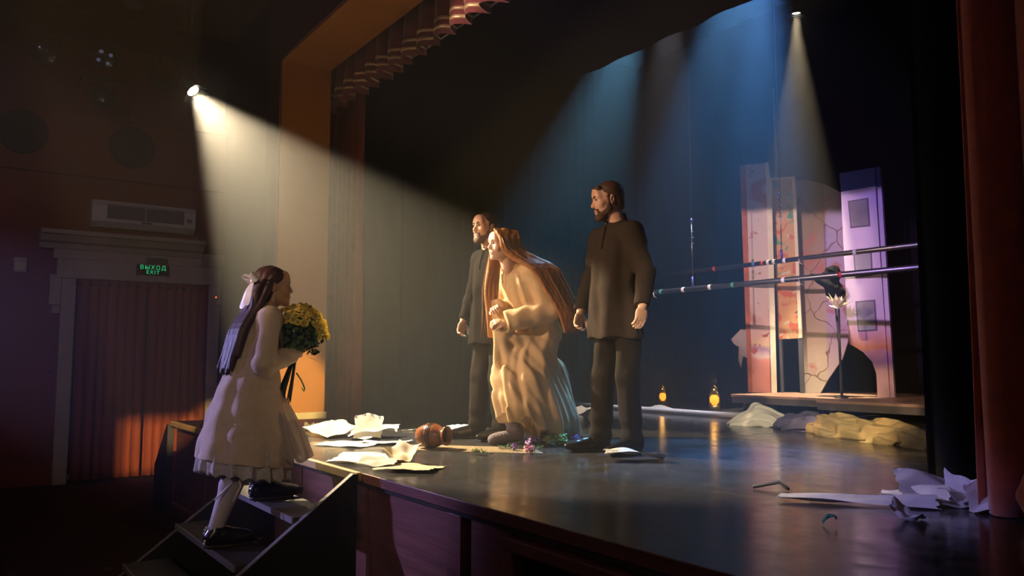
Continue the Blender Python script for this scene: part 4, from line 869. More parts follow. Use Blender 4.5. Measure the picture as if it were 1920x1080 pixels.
    for i, x in enumerate(np.linspace(-.072, .072, 9)):
        paths.append([(x * .6, -.185, 1.495), (x * 1.0, -.135 + .02 * abs(x) / .07, 1.41), (x * 1.15, -.09, 1.30), (x * 1.3, -.02, 1.18), (x * 1.3, .015, 1.05), (x * 1.15, .03 + .008 * (i % 3), .965 - .025 * (i % 2))])
    for sx in (-1, 1): paths.append([(sx * .072, -.195, 1.49), (sx * .080, -.16, 1.41), (sx * .09, -.11, 1.31), (sx * .105, -.035, 1.18), (sx * .10, .0, 1.04)])
    HP += locks(paths, .025, .014, .002)
    sdf_mesh('hair', HP, .0046, M_HAIRG, t, disp=lambda P: .0016 * np.sin(170 * P[..., 0] + 60 * P[..., 1] + 1.5 * np.sin(4 * P[..., 2])))
    # satin bow at the back of the head: two loops, knot, two tails
    bw = V3(-.035, -.108, 1.462); bow = empty('hair_bow'); bow.parent = t; bow['label'] = 'white satin bow'
    def strip(nm, pts, wd, widths):
        S_ = []; wd = Vector(wd).normalized(); pts = [Vector(q) for q in pts]
        for q, w_ in zip(pts, widths): S_ += [q - wd * w_, q + wd * w_]
        o = pyobj(nm, S_, [(2 * k, 2 * k + 1, 2 * k + 3, 2 * k + 2) for k in range(len(pts) - 1)], M_SATIN, bow, True)
        md = o.modifiers.new('thickness', 'SOLIDIFY'); md.thickness = .003; md.offset = 0; sb = o.modifiers.new('soft', 'SUBSURF'); sb.levels = 2; sb.render_levels = 2
    c0 = Vector(bw)
    strip('loop', [c0, c0 + Vector((-.035, .010, .030)), c0 + Vector((-.075, .020, .035)), c0 + Vector((-.085, .035, .012)), c0 + Vector((-.045, .034, .004)), c0 + Vector((0, .014, 0))], (.1, .75, .6), (.012, .026, .032, .032, .026, .012))
    strip('loop', [c0, c0 + Vector((.035, .014, .026)), c0 + Vector((.072, .024, .028)), c0 + Vector((.080, .038, .006)), c0 + Vector((.042, .036, 0)), c0 + Vector((0, .014, 0))], (-.1, .75, .6), (.012, .026, .032, .032, .026, .012))
    strip('tail', [c0 + Vector((-.005, .012, 0)), c0 + Vector((-.025, .038, -.045)), c0 + Vector((-.030, .048, -.095)), c0 + Vector((-.045, .066, -.150))], (.85, .45, .2), (.010, .022, .028, .034))
    strip('tail', [c0 + Vector((.005, .012, 0)), c0 + Vector((.020, .040, -.05)), c0 + Vector((.024, .050, -.11)), c0 + Vector((.030, .070, -.165))], (.9, .3, .1), (.010, .022, .028, .032))
    sdf_mesh('knot', [ell(bw + V3(0, .016, .0), (.014, .014, .018), k=.006)], .003, M_SATIN, bow)
    bm = bmesh.new()
    for i in range(5): bmesh.ops.create_icosphere(bm, subdivisions=1, radius=.0045, matrix=Matrix.Translation((-.083, -.206 + .002 * i, 1.395 - .012 * i)))
    tag(obj('earring', bm, M_PEARL, t, True), 'hanging pearl earring', None, None, 'stuff')
    face_parts(t, R, hc, hs, M_HAIRG, M_LIPW, 0, .8)
    # patent shoes with chunky soles, anklet beads, ribbon tied below the knee
    for i in (0, 1):
        sh = shoe(t, (ank[i][0], ank[i][1] + .048, ank[i][2] - .088), (-.06, -1), L=.255, laces=False)
        bm = bmesh.new(); tube(bm, [ank[i] + V3(-.030, -.075, -.012), ank[i] + V3(0, -.085, .004), ank[i] + V3(.030, -.075, -.012)], .009, 8); obj('strap', bm, M_SHOE, sh, True)
        bm = bmesh.new()
        for q in range(6): bmesh.ops.create_icosphere(bm, subdivisions=1, radius=.008, matrix=Matrix.Translation(Vector(ank[i] + V3(.022 * math.sin(q * 1.1), .045 + .003 * q, .02 - .016 * q))))
        tag(obj('heel_beads', bm, M_PEARL, sh, True), None, None, None, 'stuff')
    bm = bmesh.new(); k0 = Vector((-.135, -.015, .385))
    tube(bm, [k0, k0 + Vector((-.02, .05, -.05)), k0 + Vector((-.03, .13, -.12))], [.008, .006, .004], 6); tube(bm, [k0, k0 + Vector((-.02, -.01, -.06)), k0 + Vector((-.015, .03, -.14))], [.008, .006, .004], 6)
    bmesh.ops.create_icosphere(bm, subdivisions=2, radius=.018, matrix=Matrix.Translation(k0))
    tube(bm, [Vector((-.085 + .058 * math.cos(a), -.03 + .062 * math.sin(a), .385)) for a in np.linspace(0, 2 * PI, 17)], .008, 6, cap=False)
    obj('leg_ribbon', bm, M_SATIN, t, True)
    return t
girl('dark haired girl in a cream coat climbing the steps with flowers', GIRL, PI)
# ================================================================== STEPS TO THE STAGE
st = thing('wooden_steps', 'black open wooden steps leading up to the stage edge', 'steps')
def stringer_pts(): return [(YF - .04, HALL), (YF - .04, 1.0), (YF - .06, 1.0), (.62, HALL + .02), (.60, HALL)]
for a, b in ((-4.075, -4.035), (-5.375, -5.335)):
    bm = bmesh.new(); prism(bm, stringer_pts(), 'x', a, b); o = obj('stringer', bm, M_BLACKPAINT, st)
    # pale worn upper edge
    p0 = Vector((0, YF - .06, 1.0)); p1 = Vector((0, .62, HALL + .02)); d = (p1 - p0); n = Vector((0, d.z, -d.y)).normalized(); n = -n if n.z < 0 else n
    bm = bmesh.new(); A = [p0, p1, p1 + n * .004, p0 + n * .004]; prism(bm, [(q.y, q.z) for q in A], 'x', a + .002, b - .002); obj('worn_edge', bm, mat('worn_grey_edge', (.20, .18, .19), .45), o)
for y0, y1, z in ((.61, .87, .20), (.90, 1.16, .40), (1.19, 1.447, .60), (1.48, 1.736, .80)):
    bm = bmesh.new(); box(bm, -5.33, -4.08, y0, y1, z - .035, z, bevel=.004); tr = obj('tread', bm, M_TREAD, st)
    bm = bmesh.new(); box(bm, -5.33, -4.08, y0 - .006, y0 + .004, z - .03, z + .001); obj('edge_strip', bm, mat('worn_grey_edge', (.20, .18, .19), .45), tr)

# ================================================================== BOUQUET in the girl's hands
M_STEM = mat('dark_green_stem', (.030, .060, .020), .6); M_LEAF = mat('green_leaf', (.075, .145, .055), .75, noise=.35, scale=25); M_YEL = mat('yellow_petal', (.92, .80, .22), .5, noise=.15, scale=40); M_YELC = mat('flower_heart', (.48, .27, .03), .7)
HAND = Vector((-4.62 + .075, 1.30 + .335, .60 + 1.035))
bq = thing('bouquet', 'bunch of yellow chrysanthemums in the hands of the girl on the steps', 'bouquet', HAND)
rnd = random.Random(21)
AX = Vector((.10, .10, 1)).normalized()     # leans forward, away from her
bx_, by_, _ = frame_of(AX)
def petal_flower(r, n=12):
    V = []; Fc = []
    for lay, (rr, zz, off) in enumerate(((1.0, .0, 0), (.72, .25, .5), (.42, .42, .25))):
        for k in range(n):
            a = 2 * PI * (k + off) / n; w_ = .17 if lay == 0 else .20
            ca, sa = math.cos(a), math.sin(a); b = len(V)
            for (u, v, z) in ((.10, 0, .05), (.6, w_, .16 + zz * .5), (1.0, 0, .06 + zz), (.6, -w_, .16 + zz * .5)):
                V.append(((u * rr * ca - v * rr * sa) * r, (u * rr * sa + v * rr * ca) * r, z * r))
            Fc.append((b, b + 1, b + 2, b + 3))
    me = bpy.data.meshes.new('flower'); me.from_pydata(V, [], Fc); me.update(); me.materials.append(M_YEL); return me
fl_me = petal_flower(.026, 18); bmh = bmesh.new(); bmesh.ops.create_icosphere(bmh, subdivisions=2, radius=.011); ht_me = bpy.data.meshes.new('flower_heart'); bmh.to_mesh(ht_me); bmh.free(); ht_me.materials.append(M_YELC)
heads = []
CEN = Vector((.0, .02, .10))
for i in range(1500):
    if len(heads) >= 95: break
    a = rnd.uniform(0, 2 * PI); el = rnd.uniform(.10, 1.45)
    dvec = (bx_ * math.cos(a) + by_ * math.sin(a)) * math.cos(el) + AX * math.sin(el)
    p = CEN + Vector((dvec.x * .150, dvec.y * .165, dvec.z * .195)) * rnd.uniform(.94, 1.03)
    if dvec.dot(AX) < .50 and dvec.y < .40: continue
    if all((p - q).length > .028 for q, _ in heads): heads.append((p, dvec))
for p, dvec in heads:
    o = link('flower', fl_me, None, bq); d2 = (dvec + Vector((rnd.uniform(-.25, .25), rnd.uniform(-.25, .25), rnd.uniform(-.1, .2)))).normalized()
    s_ = rnd.uniform(.85, 1.2); o.matrix_local = aim(p, d2) @ Matrix.Scale(s_, 4)
    h_ = link('flower_heart', ht_me, None, o); h_.location = (0, 0, .006)
bm = bmesh.new()
for i, (p, dv) in enumerate(heads):
    if i % 2: continue
    a = 2 * PI * i / len(heads); base = Vector((.012 * math.cos(a * 5), .012 * math.sin(a * 5), 0)); low = base * 2.2 - AX * .26 + Vector((rnd.uniform(-.02, .02), rnd.uniform(-.04, .0), rnd.uniform(-.03, .05)))
    if i % 4 == 0: tube(bm, [low, base, p - dv * .02], [.0035, .004, .003], 6)
    else: tube(bm, [base - AX * .02, base + (p - base) * .4, p - dv * .02], [.004, .0035, .003], 5)
tag(obj('stems', bm, M_STEM, bq, True), 'dark thin stems', None, None, 'stuff')
V = []; Fc = []
for i in range(420):
    a = rnd.uniform(0, 2 * PI); el = rnd.uniform(-.6, 1.3); rr = rnd.uniform(.45, .98)
    dvec = (bx_ * math.cos(a) + by_ * math.sin(a)) * math.cos(el) + AX * math.sin(el)
    p = CEN + Vector((dvec.x * .140, dvec.y * .150, dvec.z * .165)) * rr
    if p.z < -.02: p.z = -.02 + rnd.uniform(0, .04); p.x *= .5; p.y *= .5
    u = Vector((rnd.gauss(0, 1), rnd.gauss(0, 1), rnd.gauss(0, .7))).normalized(); v = u.cross(Vector((rnd.gauss(0, 1), rnd.gauss(0, 1), rnd.gauss(0, 1)))).normalized(); n_ = u.cross(v)
    L_ = rnd.uniform(.030, .052); W_ = L_ * .32; b = len(V)
    for (s1, s2, s3) in ((0, 0, 0), (.35, 1, .15), (.7, .7, .1), (1, 0, -.1), (.7, -.7, .1), (.35, -1, .15)): V.append(p + u * (s1 * L_) + v * (s2 * W_) + n_ * (s3 * W_))
    Fc += [(b, b + 1, b + 2, b + 3), (b, b + 3, b + 4, b + 5)]
tag(pyobj('leaves', V, Fc, M_LEAF, bq, True), 'dark green leaves', None, None, 'stuff')
for k in range(4):   # larger leaves hanging at the hand
    p = Vector((.03, .03 + .02 * k, -.005)); u = Vector((rnd.uniform(-.3, .6), rnd.uniform(.3, 1), rnd.uniform(-.5, .1))).normalized(); v = u.cross(Vector((0, 0, 1))).normalized()
    pyobj('leaf', [p, p + u * .03 + v * .016, p + u * .06 + v * .010, p + u * .085, p + u * .06 - v * .010, p + u * .03 - v * .016], [(0, 1, 2, 3), (0, 3, 4, 5)], M_LEAF, bq)
bm = bmesh.new(); tube(bm, [(.012, .01, -.10), (.035, .03, -.14), (.045, .05, -.19), (.02, .055, -.205), (.01, .045, -.185)], .004, 6); obj('curled_ribbon', bm, mat('green_ribbon', (.05, .22, .09), .4), bq, True)

# ================================================================== CLAY POT lying on its side
def pot_mat():
    m = bpy.data.materials.new('glazed_clay'); m.use_nodes = True; nt = m.node_tree; b = nt.nodes['Principled BSDF']
    co = nt.nodes.new('ShaderNodeTexCoord').outputs['Object']; sp = nt.nodes.new('ShaderNodeSeparateXYZ'); nt.links.new(co, sp.inputs[0])
    n = tex_noise(nt, co, 14, 5); base = ramp_mix(nt, n, [(.3, (.17, .050, .022)), (.7, (.36, .12, .045))])
    mr = nt.nodes.new('ShaderNodeMapRange'); mr.inputs[1].default_value = 0; mr.inputs[2].default_value = .30; nt.links.new(sp.outputs[2], mr.inputs[0])
    dk = (.05, .022, .018); br = (.42, .13, .05)
    k0 = (0, 0, 0); k1 = (1, 1, 1)
    st_ = ramp_mix(nt, mr.outputs[0], [(0, k0), (.22, k1), (.24, k0), (.42, k1), (.445, k0), (.47, k1), (.495, k0), (.52, k1), (.545, k0), (.80, k1), (.83, k0)], True)
    nt.links.new(mixc(nt, st_, base, dk), b.inputs['Base Color']); b.inputs['Roughness'].default_value = .28
    return m
pp = onz(812, 845) ; pot = thing('clay_pot', 'brown glazed clay pot lying on its side on the stage', 'pot', (pp.x - .09, pp.y + .05, STAGE + .1105))
bm = bmesh.new()
prof = [(.0, 0), (.062, 0), (.070, .004), (.090, .05), (.107, .10), (.108, .14), (.096, .19), (.074, .225), (.062, .245), (.066, .262), (.080, .280), (.084, .286), (.080, .288), (.060, .268), (.054, .245), (.062, .222), (.085, .19), (.097, .14), (.096, .10), (.080, .05), (.055, .012), (.0, .010)]
lathe(bm, prof, 40, cap=False); pb = obj('vessel', bm, pot_mat(), pot, True)
pb.matrix_local = aim((-.10, -.055, -.0225), (.88, .47, .03)) @ Matrix.Scale(.80, 4)
for zz, rr in ((.095, .107), (.125, .109), (.140, .109), (.155, .106)):
    bm = bmesh.new(); lathe(bm, [(rr, zz - .003), (rr + .0025, zz), (rr, zz + .003)], 40, cap=False); obj('painted_ring', bm, mat('dark_slip', (.045, .02, .016), .3), pb, True)
bm = bmesh.new(); tube(bm, [(.064, 0, .250), (.105, 0, .255), (.125, 0, .215), (.100, 0, .175)], [.009, .009, .009, .010], 8); hd = obj('handle', bm, mat('clay_handle', (.30, .09, .035), .3), pb, True); hd.rotation_euler = (0, 0, 2.4)

# ================================================================== PAPERS
def paper_mat(name, c):
    return mat(name, c, .85, noise=.08, scale=12, bump=.25, bscale=30)
M_PAPER = paper_mat('white_paper', (.80, .76, .66)); M_PAPER2 = paper_mat('yellowed_paper', (.74, .62, .42)); M_PAPERB = paper_mat('grey_white_paper', (.66, .64, .66))
def print_mat():
    m = bpy.data.materials.new('printed_newsprint'); m.use_nodes = True; nt = m.node_tree; b = nt.nodes['Principled BSDF']
    co = nt.nodes.new('ShaderNodeTexCoord').outputs['Object']; mp = nt.nodes.new('ShaderNodeMapping'); mp.inputs['Scale'].default_value = (60, 10, 1); nt.links.new(co, mp.inputs[0])
    wv = nt.nodes.new('ShaderNodeTexWave'); wv.inputs['Scale'].default_value = 1.0; wv.inputs['Distortion'].default_value = .0; nt.links.new(mp.outputs[0], wv.inputs[0])
    n = tex_noise(nt, co, 30, 4); k = ramp_mix(nt, wv.outputs['Fac'], [(.5, (0, 0, 0)), (.75, (.35, .35, .35))])
    nt.links.new(mixc(nt, k, (.74, .70, .62), (.30, .28, .27)), b.inputs['Base Color']); b.inputs['Roughness'].default_value = .9; return m
M_NEWS = print_mat()
def sheet(name, label, cat, loc, rz, w, l, seed, amp=.02, lift=0.0, m=None, curl=None, group=None, n=18, torn=.06):
    """a crumpled sheet: creased grid w x l (metres) with torn edges, lying at loc; curl=(edge, height, power) raises one edge"""
    rnd = random.Random(seed); cre = []
    for _ in range(7):
        a = rnd.uniform(0, PI); cre.append((math.cos(a), math.sin(a), rnd.uniform(-.4, .4), rnd.uniform(-1, 1)))
    V = []; Fc = []
    for i in range(n + 1):
        for j in range(n + 1):
            u = i / n - .5; v = j / n - .5
            ed = 1 + torn * (math.sin(23 * v + seed) * .5 + math.sin(51 * v + 2 * seed) * .3) if abs(u) > .49 else 1
            ed2 = 1 + torn * (math.sin(19 * u + seed) * .5 + math.sin(47 * u + 3 * seed) * .3) if abs(v) > .49 else 1
            x = u * w * ed; y = v * l * ed2
            z = sum(h * abs(u * a + v * b - c) for a, b, c, h in cre) * amp
            z += amp * .25 * (math.sin(9 * u + seed) * math.cos(8 * v + seed))
            if curl:
                e, hgt, pw = curl; q = {'u+': u + .5, 'u-': .5 - u, 'v+': v + .5, 'v-': .5 - v}[e]
                z += hgt * max(0, (q - .35) / .65) ** pw
                sh = max(0, (q - .35) / .65) ** pw * hgt * .6
                if e[0] == 'u': x -= sh * (1 if e[1] == '+' else -1)
                else: y -= sh * (1 if e[1] == '+' else -1)
            V.append([x, y, z])
    zm = min(v[2] for v in V)
    for v in V: v[2] += .002 - zm + lift
    for i in range(n):
        for j in range(n): Fc.append((i * (n + 1) + j, (i + 1) * (n + 1) + j, (i + 1) * (n + 1) + j + 1, i * (n + 1) + j + 1))
    o = pyobj(name, V, Fc, m or M_PAPER, None, False); o.location = loc; o.rotation_euler = (0, 0, rz)
    md = o.modifiers.new('thickness', 'SOLIDIFY'); md.thickness = .0012; md.offset = 0
    tag(o, label, cat, group); return o
G1 = 'crumpled papers scattered along the stage front'
sheet('paper_sheet', 'creased white sheet lying flat at the front of the bright paper heap by the girl', 'paper', onz(655, 834), 0.5, .42, .30, 1, .018, 0, M_PAPER, group=G1)
sheet('paper_sheet', 'yellowed sheet with a raised edge at the left of the bright paper heap', 'paper', onz(622, 818), .2, .38, .34, 2, .05, .012, M_PAPER2, ('v+', .07, 1.5), G1)
sheet('paper_sheet', 'white sheet standing up in a curl at the top of the bright paper heap', 'paper', onz(690, 822), -.61, .30, .22, 3, .03, .0, M_PAPER, ('u-', .17, 1.1), G1, torn=.09)
sheet('newspaper_sheet', 'printed newspaper sheet curling at the right of the bright paper heap', 'paper', onz(703, 820), .9, .36, .30, 4, .05, .015, M_NEWS, ('v+', .07, 1.3), G1)
sheet('paper_sheet', 'flat pointed white sheet between the bright paper heap and the pot', 'paper', onz(722, 832), .75, .34, .22, 5, .015, 0, M_PAPER, None, G1, torn=.12)
sheet('paper_scrap', 'small white scrap upright at the skirt of the girl on the stage edge', 'paper', onz(578, 812), .3, .10, .10, 6, .04, .0, M_PAPER, ('u+', .06, 1.2), G1)
sheet('paper_sheet', 'wide white sheet lying on the apron edge nearest the steps', 'paper', onz(683, 866), .62, .42, .24, 7, .018, 0, M_PAPER, ('v+', .03, 1.5), G1)
sheet('newspaper_sheet', 'crumpled printed sheet on top of the sheets at the apron edge', 'paper', onz(708, 876), .9, .24, .24, 8, .035, .008, M_NEWS, ('u-', .04, 1.3), G1)
sheet('paper_sheet', 'yellowed sheet reaching over the apron edge in front of the pot', 'paper', onz(768, 880), .72, .34, .30, 9, .016, 0, M_PAPER2, None, G1, torn=.1)
sheet('paper_sheet', 'folded yellowed sheet tented behind the sheets at the apron edge', 'paper', onz(752, 868), .2, .22, .20, 10, .06, .01, M_PAPER2, ('v+', .05, 1.2), G1)
sheet('paper_sheet', 'white creased sheet on the blue lit floor by the shoes of the right man', 'paper', onz(1190, 864), .95, .36, .17, 12, .05, 0, M_PAPER, ('v-', .0, 1), None)
sheet('paper_strip', 'long narrow strip of pale paper stretched out on the dark floor at the right', 'paper', onz(1605, 945), .60, .62, .09, 13, .02, 0, M_PAPERB, ('v+', .035, .8), None, torn=.05)
sheet('paper_strip', 'second pale strip crossing the right end of the long paper strip', 'paper', onz(1716, 946), .40, .26, .07, 14, .04, .01, M_PAPER, ('v+', .02, 1.2), None)
sheet('paper_scrap', 'small twisted scrap of paper in front of the long paper strip', 'paper', onz(1698, 974), .1, .15, .09, 15, .05, 0, M_PAPERB, ('u-', .05, 1.3), None)
sheet('newspaper_sheet', 'large crumpled sheet with dark print behind the right end of the paper strip', 'paper', onz(1765, 945), .80, .34, .20, 16, .05, 0, M_PAPERB, ('v+', .07, 1.2), None)
sheet('paper_sheet', 'curled upright sheet at the foot of the black wing curtain', 'paper', onz(1808, 948), .2, .15, .18, 17, .05, 0, M_PAPERB, ('v+', .12, 1.3), None)
sheet('paper_sheet', 'crumpled sheet standing at the foot of the bright red curtain', 'paper', onz(1868, 958), .95, .24, .16, 18, .05, 0, M_PAPERB, ('v+', .10, 1.1), None)
sheet('paper_sheet', 'folded pale sheet on the floor behind the legs of the right man', 'paper', onz(1240, 772), .1, .42, .30, 19, .05, 0, M_PAPER, ('v+', .04, 1.3), None)
sheet('paper_sheet', 'pale sheets edge on behind the white oval rings', 'paper', onz(1102, 776), .05, .50, .34, 20, .06, 0, M_PAPER2, ('v+', .06, 1.3), None)
sheet('paper_scrap', 'tiny green scrap on the dark floor at the right front', 'scrap', onz(1556, 984), .8, .05, .025, 22, .02, 0, mat('green_scrap', (.05, .30, .18), .7), None, None, n=8)
sheet('paper_scrap', 'thin white sliver on the floor behind the pot', 'scrap', onz(768, 808), .9, .13, .012, 23, .01, 0, M_PAPER, None, None, n=8)
# pale cloth bag behind the pot
c = onz(862, 818); cb = thing('cloth_bag', 'white crumpled cloth bag lying behind the clay pot', 'bag', c)
sdf_mesh('bag', [ell((0, .0, .045), (.15, .085, .048), rot(0, 0, .9), k=.03), ell((.06, .10, .045), (.06, .05, .045), k=.03), boxp((0, 0, -.05), (.4, .4, .052), None, .001, .004, 's')], .007, mat('white_cotton', (.78, .78, .74), .9, bump=.3, bscale=40), cb, disp=lambda P: fold_noise(P, .006, 40, 1))
bm = bmesh.new(); tube(bm, [(.05, .12, .05), (.10, .02, .03), (.08, -.12, .012), (-.02, -.16, .012)], .011, 6); obj('strap', bm, mat('white_cotton', (.78, .78, .74), .9), cb, True)

# ================================================================== FLOWERS under the woman
def small_flower(kind, label, loc, rz, seed, petal, stem_len=.20, size=1.0):
    t = thing('loose_flower', label, 'flower', loc, rz, group='flowers strewn at the feet of the woman'); rnd = random.Random(seed)
    bm = bmesh.new(); tube(bm, [(0, 0, .012), (stem_len * .5, rnd.uniform(-.02, .02), .016), (stem_len, rnd.uniform(-.03, .03), .012)], [.004, .0035, .003], 6); obj('stem', bm, M_STEM if kind != 'y' else mat('yellow_green_stem', (.22, .28, .05), .6), t, True)
    V = []; Fc = []
    for i in range(60):
        a = rnd.uniform(0, 2 * PI); e = rnd.uniform(-.1, 1.4); d = Vector((math.cos(a) * math.cos(e), math.sin(a) * math.cos(e), math.sin(e))); p = Vector((0, 0, .018)) + d * rnd.uniform(.018, .045) * size; p.z = max(p.z, .006)
        u = frame_of(d)[0] * .011 * size; v = frame_of(d)[1] * .011 * size; b = len(V); V += [p - u, p + v * .9 + d * .006, p + u, p - v * .9 + d * .006]; Fc.append((b, b + 1, b + 2, b + 3))
    tag(pyobj('blossom', V, Fc, petal, t), None, None, None, 'stuff')
    V = []; Fc = []
    for i in range(26):
        p = Vector((rnd.uniform(.1, .9) * stem_len, 0, .015)); a = rnd.uniform(0, 2 * PI); u = Vector((math.cos(a), math.sin(a), rnd.uniform(0, .9))).normalized(); v = u.cross(Vector((0, 0, 1))).normalized(); L_ = rnd.uniform(.03, .06); b = len(V)
        V += [p, p + u * L_ * .5 + v * .006, p + u * L_, p + u * L_ * .5 - v * .006]; Fc.append((b, b + 1, b + 2, b + 3))
    tag(pyobj('leaves', V, Fc, M_LEAF, t), None, None, None, 'stuff'); return t
P_PINK = mat('pink_petal', (.80, .36, .44), .6); P_TEAL = mat('teal_petal', (.16, .60, .58), .6); P_VIO = mat('violet_petal', (.42, .26, .60), .6); P_GRN = mat('pale_green_petal', (.42, .58, .18), .6); P_YEL = mat('pale_yellow_petal', (.80, .74, .30), .6)
for i, (px, py, pet, lb, rz, sz) in enumerate(((993, 850, P_PINK, 'pink blossom lying nearest the apron in front of the feet of the woman', 2.2, 1.0), (965, 846, P_VIO, 'faint violet blossom beside the pink one on the warm lit floor', 3.4, .7), (1000, 836, P_VIO, 'violet flower between the feet of the woman', .4, 1.5), (1016, 830, P_TEAL, 'pale teal flower behind the violet one under the gown', .2, 1.6), (1034, 835, P_GRN, 'yellow green flower head under the hem of the gown', .3, 1.8),
        (1054, 836, P_GRN, 'dark leafy green flower at the right of the hem', .9, 1.6), (1078, 832, P_VIO, 'lilac flower at the trailing end of the gown', .5, 1.3), (1112, 828, P_TEAL, 'bright turquoise flower pointing towards the right man', 3.6, 1.1), (890, 852, P_YEL, 'yellow stalk flower lying left of the pink blossom', .2, .6), (880, 786, P_VIO, 'tiny violet blossom on the floor behind the left man', 1.0, .9), (893, 780, P_YEL, 'tiny yellow blossom on the floor behind the left man', 1.2, .8))):
    small_flower('y' if pet is P_YEL else 'g', lb, onz(px, py), rz, 60 + i, pet, .20 if sz >= 1 else .14, sz)
# sand spilt from the pot: thin pale patch
def patch(name, label, cat, c, a, b, rz, m, seed, h=.006):
    rnd = random.Random(seed); n = 40; V = [(0, 0, h)]; Fc = []
    for k in range(n):
        q = 2 * PI * k / n; r = 1 + .18 * math.sin(3 * q + seed) + .10 * math.sin(7 * q + 2 * seed); V.append((a * r * math.cos(q), b * r * math.sin(q), .0008)); 
    for k in range(n):
        q = 2 * PI * k / n; r = (1 + .18 * math.sin(3 * q + seed)) * .55; V.append((a * r * math.cos(q), b * r * math.sin(q), h * .8))
    for k in range(n):
        k2 = (k + 1) % n; Fc.append((1 + k, 1 + k2, 1 + n + k2, 1 + n + k)); Fc.append((0, 1 + n + k, 1 + n + k2))
    o = pyobj(name, V, Fc, m, None, True); o.location = c; o.rotation_euler = (0, 0, rz); tag(o, label, cat, None, 'stuff'); return o
patch('spilt_sand', 'pale sand spilt on the floor from the clay pot to the foot of the woman', 'sand', onz(880, 842), .50, .17, .70, mat('pale_sand', (.42, .31, .18), .95, noise=.4, scale=60, bump=.4, bscale=200), 3)
# ================================================================== PAINTED SCREENS ON WHEELED PLATFORMS
def flat_mat(name, bands, spots, sscale=6.0, sth=(.60, .66), lines=None, lscale=1.2, rough=.75, dist=.6):
    """bands: (z, colour) painted bands bottom to top; spots: list of colours blotched over them"""
    m = bpy.data.materials.new(name); m.use_nodes = True; nt = m.node_tree; b = nt.nodes['Principled BSDF']; b.inputs['Roughness'].default_value = rough
    co = nt.nodes.new('ShaderNodeTexCoord').outputs['Object']; sp = nt.nodes.new('ShaderNodeSeparateXYZ'); nt.links.new(co, sp.inputs[0])
    wob = nt.nodes.new('ShaderNodeMath'); wob.operation = 'MULTIPLY_ADD'; wob.inputs[1].default_value = .12; nt.links.new(tex_noise(nt, co, 5, 4), wob.inputs[0]); nt.links.new(sp.outputs[2], wob.inputs[2])
    mr = nt.nodes.new('ShaderNodeMapRange'); mr.inputs[1].default_value = 1.26; mr.inputs[2].default_value = 4.26; nt.links.new(wob.outputs[0], mr.inputs[0])
    c = ramp_mix(nt, mr.outputs[0], [((z - 1.2) / 3.0, col) for z, col in bands])
    for i, (col, sc_, t0, t1) in enumerate(spots):
        mp = nt.nodes.new('ShaderNodeMapping'); mp.inputs['Location'].default_value = (3.7 * i, 1.3 * i, 2.1 * i); nt.links.new(co, mp.inputs[0])
        k = ramp_mix(nt, tex_noise(nt, mp.outputs[0], sc_, 5, dist), [(t0, (0, 0, 0)), (t1, (1, 1, 1))]); c = mixc(nt, k, c, col)
    if lines:
        n = nt.nodes.new('ShaderNodeTexVoronoi'); n.feature = 'DISTANCE_TO_EDGE'; n.inputs['Scale'].default_value = lscale
        mx = nt.nodes.new('ShaderNodeMix'); mx.data_type = 'VECTOR'; mx.inputs[0].default_value = .25; nt.links.new(co, mx.inputs[4])
        nn = nt.nodes.new('ShaderNodeTexNoise'); nn.inputs['Scale'].default_value = 3; nt.links.new(co, nn.inputs['Vector']); nt.links.new(nn.outputs['Color'], mx.inputs[5]); nt.links.new(mx.outputs[1], n.inputs['Vector'])
        k = ramp_mix(nt, n.outputs['Distance'], [(.004, (1, 1, 1)), (.014, (0, 0, 0))]); c = mixc(nt, k, c, lines)
    nt.links.new(c, b.inputs['Base Color']); return m
M_FA = flat_mat('pink_marbled_paint', [(1.2, (.62, .24, .22)), (1.62, (.66, .26, .24)), (1.66, (.70, .55, .58)), (1.74, (.34, .20, .42)), (1.80, (.66, .48, .30)), (1.92, (.70, .46, .44)), (2.3, (.72, .55, .55)), (4.2, (.66, .58, .66))], [((.58, .22, .16), 2.2, .57, .66), ((.30, .08, .06), 9, .66, .70), ((.45, .10, .08), 5, .645, .665)], lines=None)
M_FB = flat_mat('orange_floral_paint', [(1.2, (.66, .40, .20)), (2.6, (.68, .36, .16)), (4.2, (.60, .44, .28))], [((.62, .14, .07), 7, .56, .62), ((.10, .34, .24), 6, .60, .66), ((.70, .62, .50), 8, .60, .68), ((.10, .10, .10), 11, .66, .70)])
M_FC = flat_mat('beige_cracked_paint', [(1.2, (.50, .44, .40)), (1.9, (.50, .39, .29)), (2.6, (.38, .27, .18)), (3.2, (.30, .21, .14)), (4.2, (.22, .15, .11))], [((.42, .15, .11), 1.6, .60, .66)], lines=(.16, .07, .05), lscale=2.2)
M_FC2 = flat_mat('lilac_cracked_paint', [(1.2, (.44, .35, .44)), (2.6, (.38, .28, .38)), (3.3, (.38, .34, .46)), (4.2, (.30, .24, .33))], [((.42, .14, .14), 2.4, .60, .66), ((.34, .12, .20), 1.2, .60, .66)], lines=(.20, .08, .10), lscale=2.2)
M_FD = flat_mat('lilac_house_paint', [(1.2, (.56, .34, .44)), (1.50, (.58, .36, .48)), (1.58, (.24, .14, .38)), (1.68, (.40, .20, .30)), (1.74, (.52, .20, .08)), (1.92, (.60, .36, .40)), (2.1, (.60, .50, .66)), (3.42, (.60, .52, .70))], [])
M_FBLUE = mat('deep_blue_paint', (.045, .075, .42), .7, noise=.15, scale=8); M_EDGEW = mat('white_edge_paint', (.92, .84, .70), .7, noise=.1, scale=10); M_EDGER = mat('rust_edge_paint', (.55, .15, .06), .7, noise=.4, scale=9)
M_PANE = mat('grey_painted_pane', (.36, .36, .40), .6, color2=(.14, .13, .17), scale=2.2); M_PFRAME = mat('dark_painted_frame', (.10, .08, .14), .6)
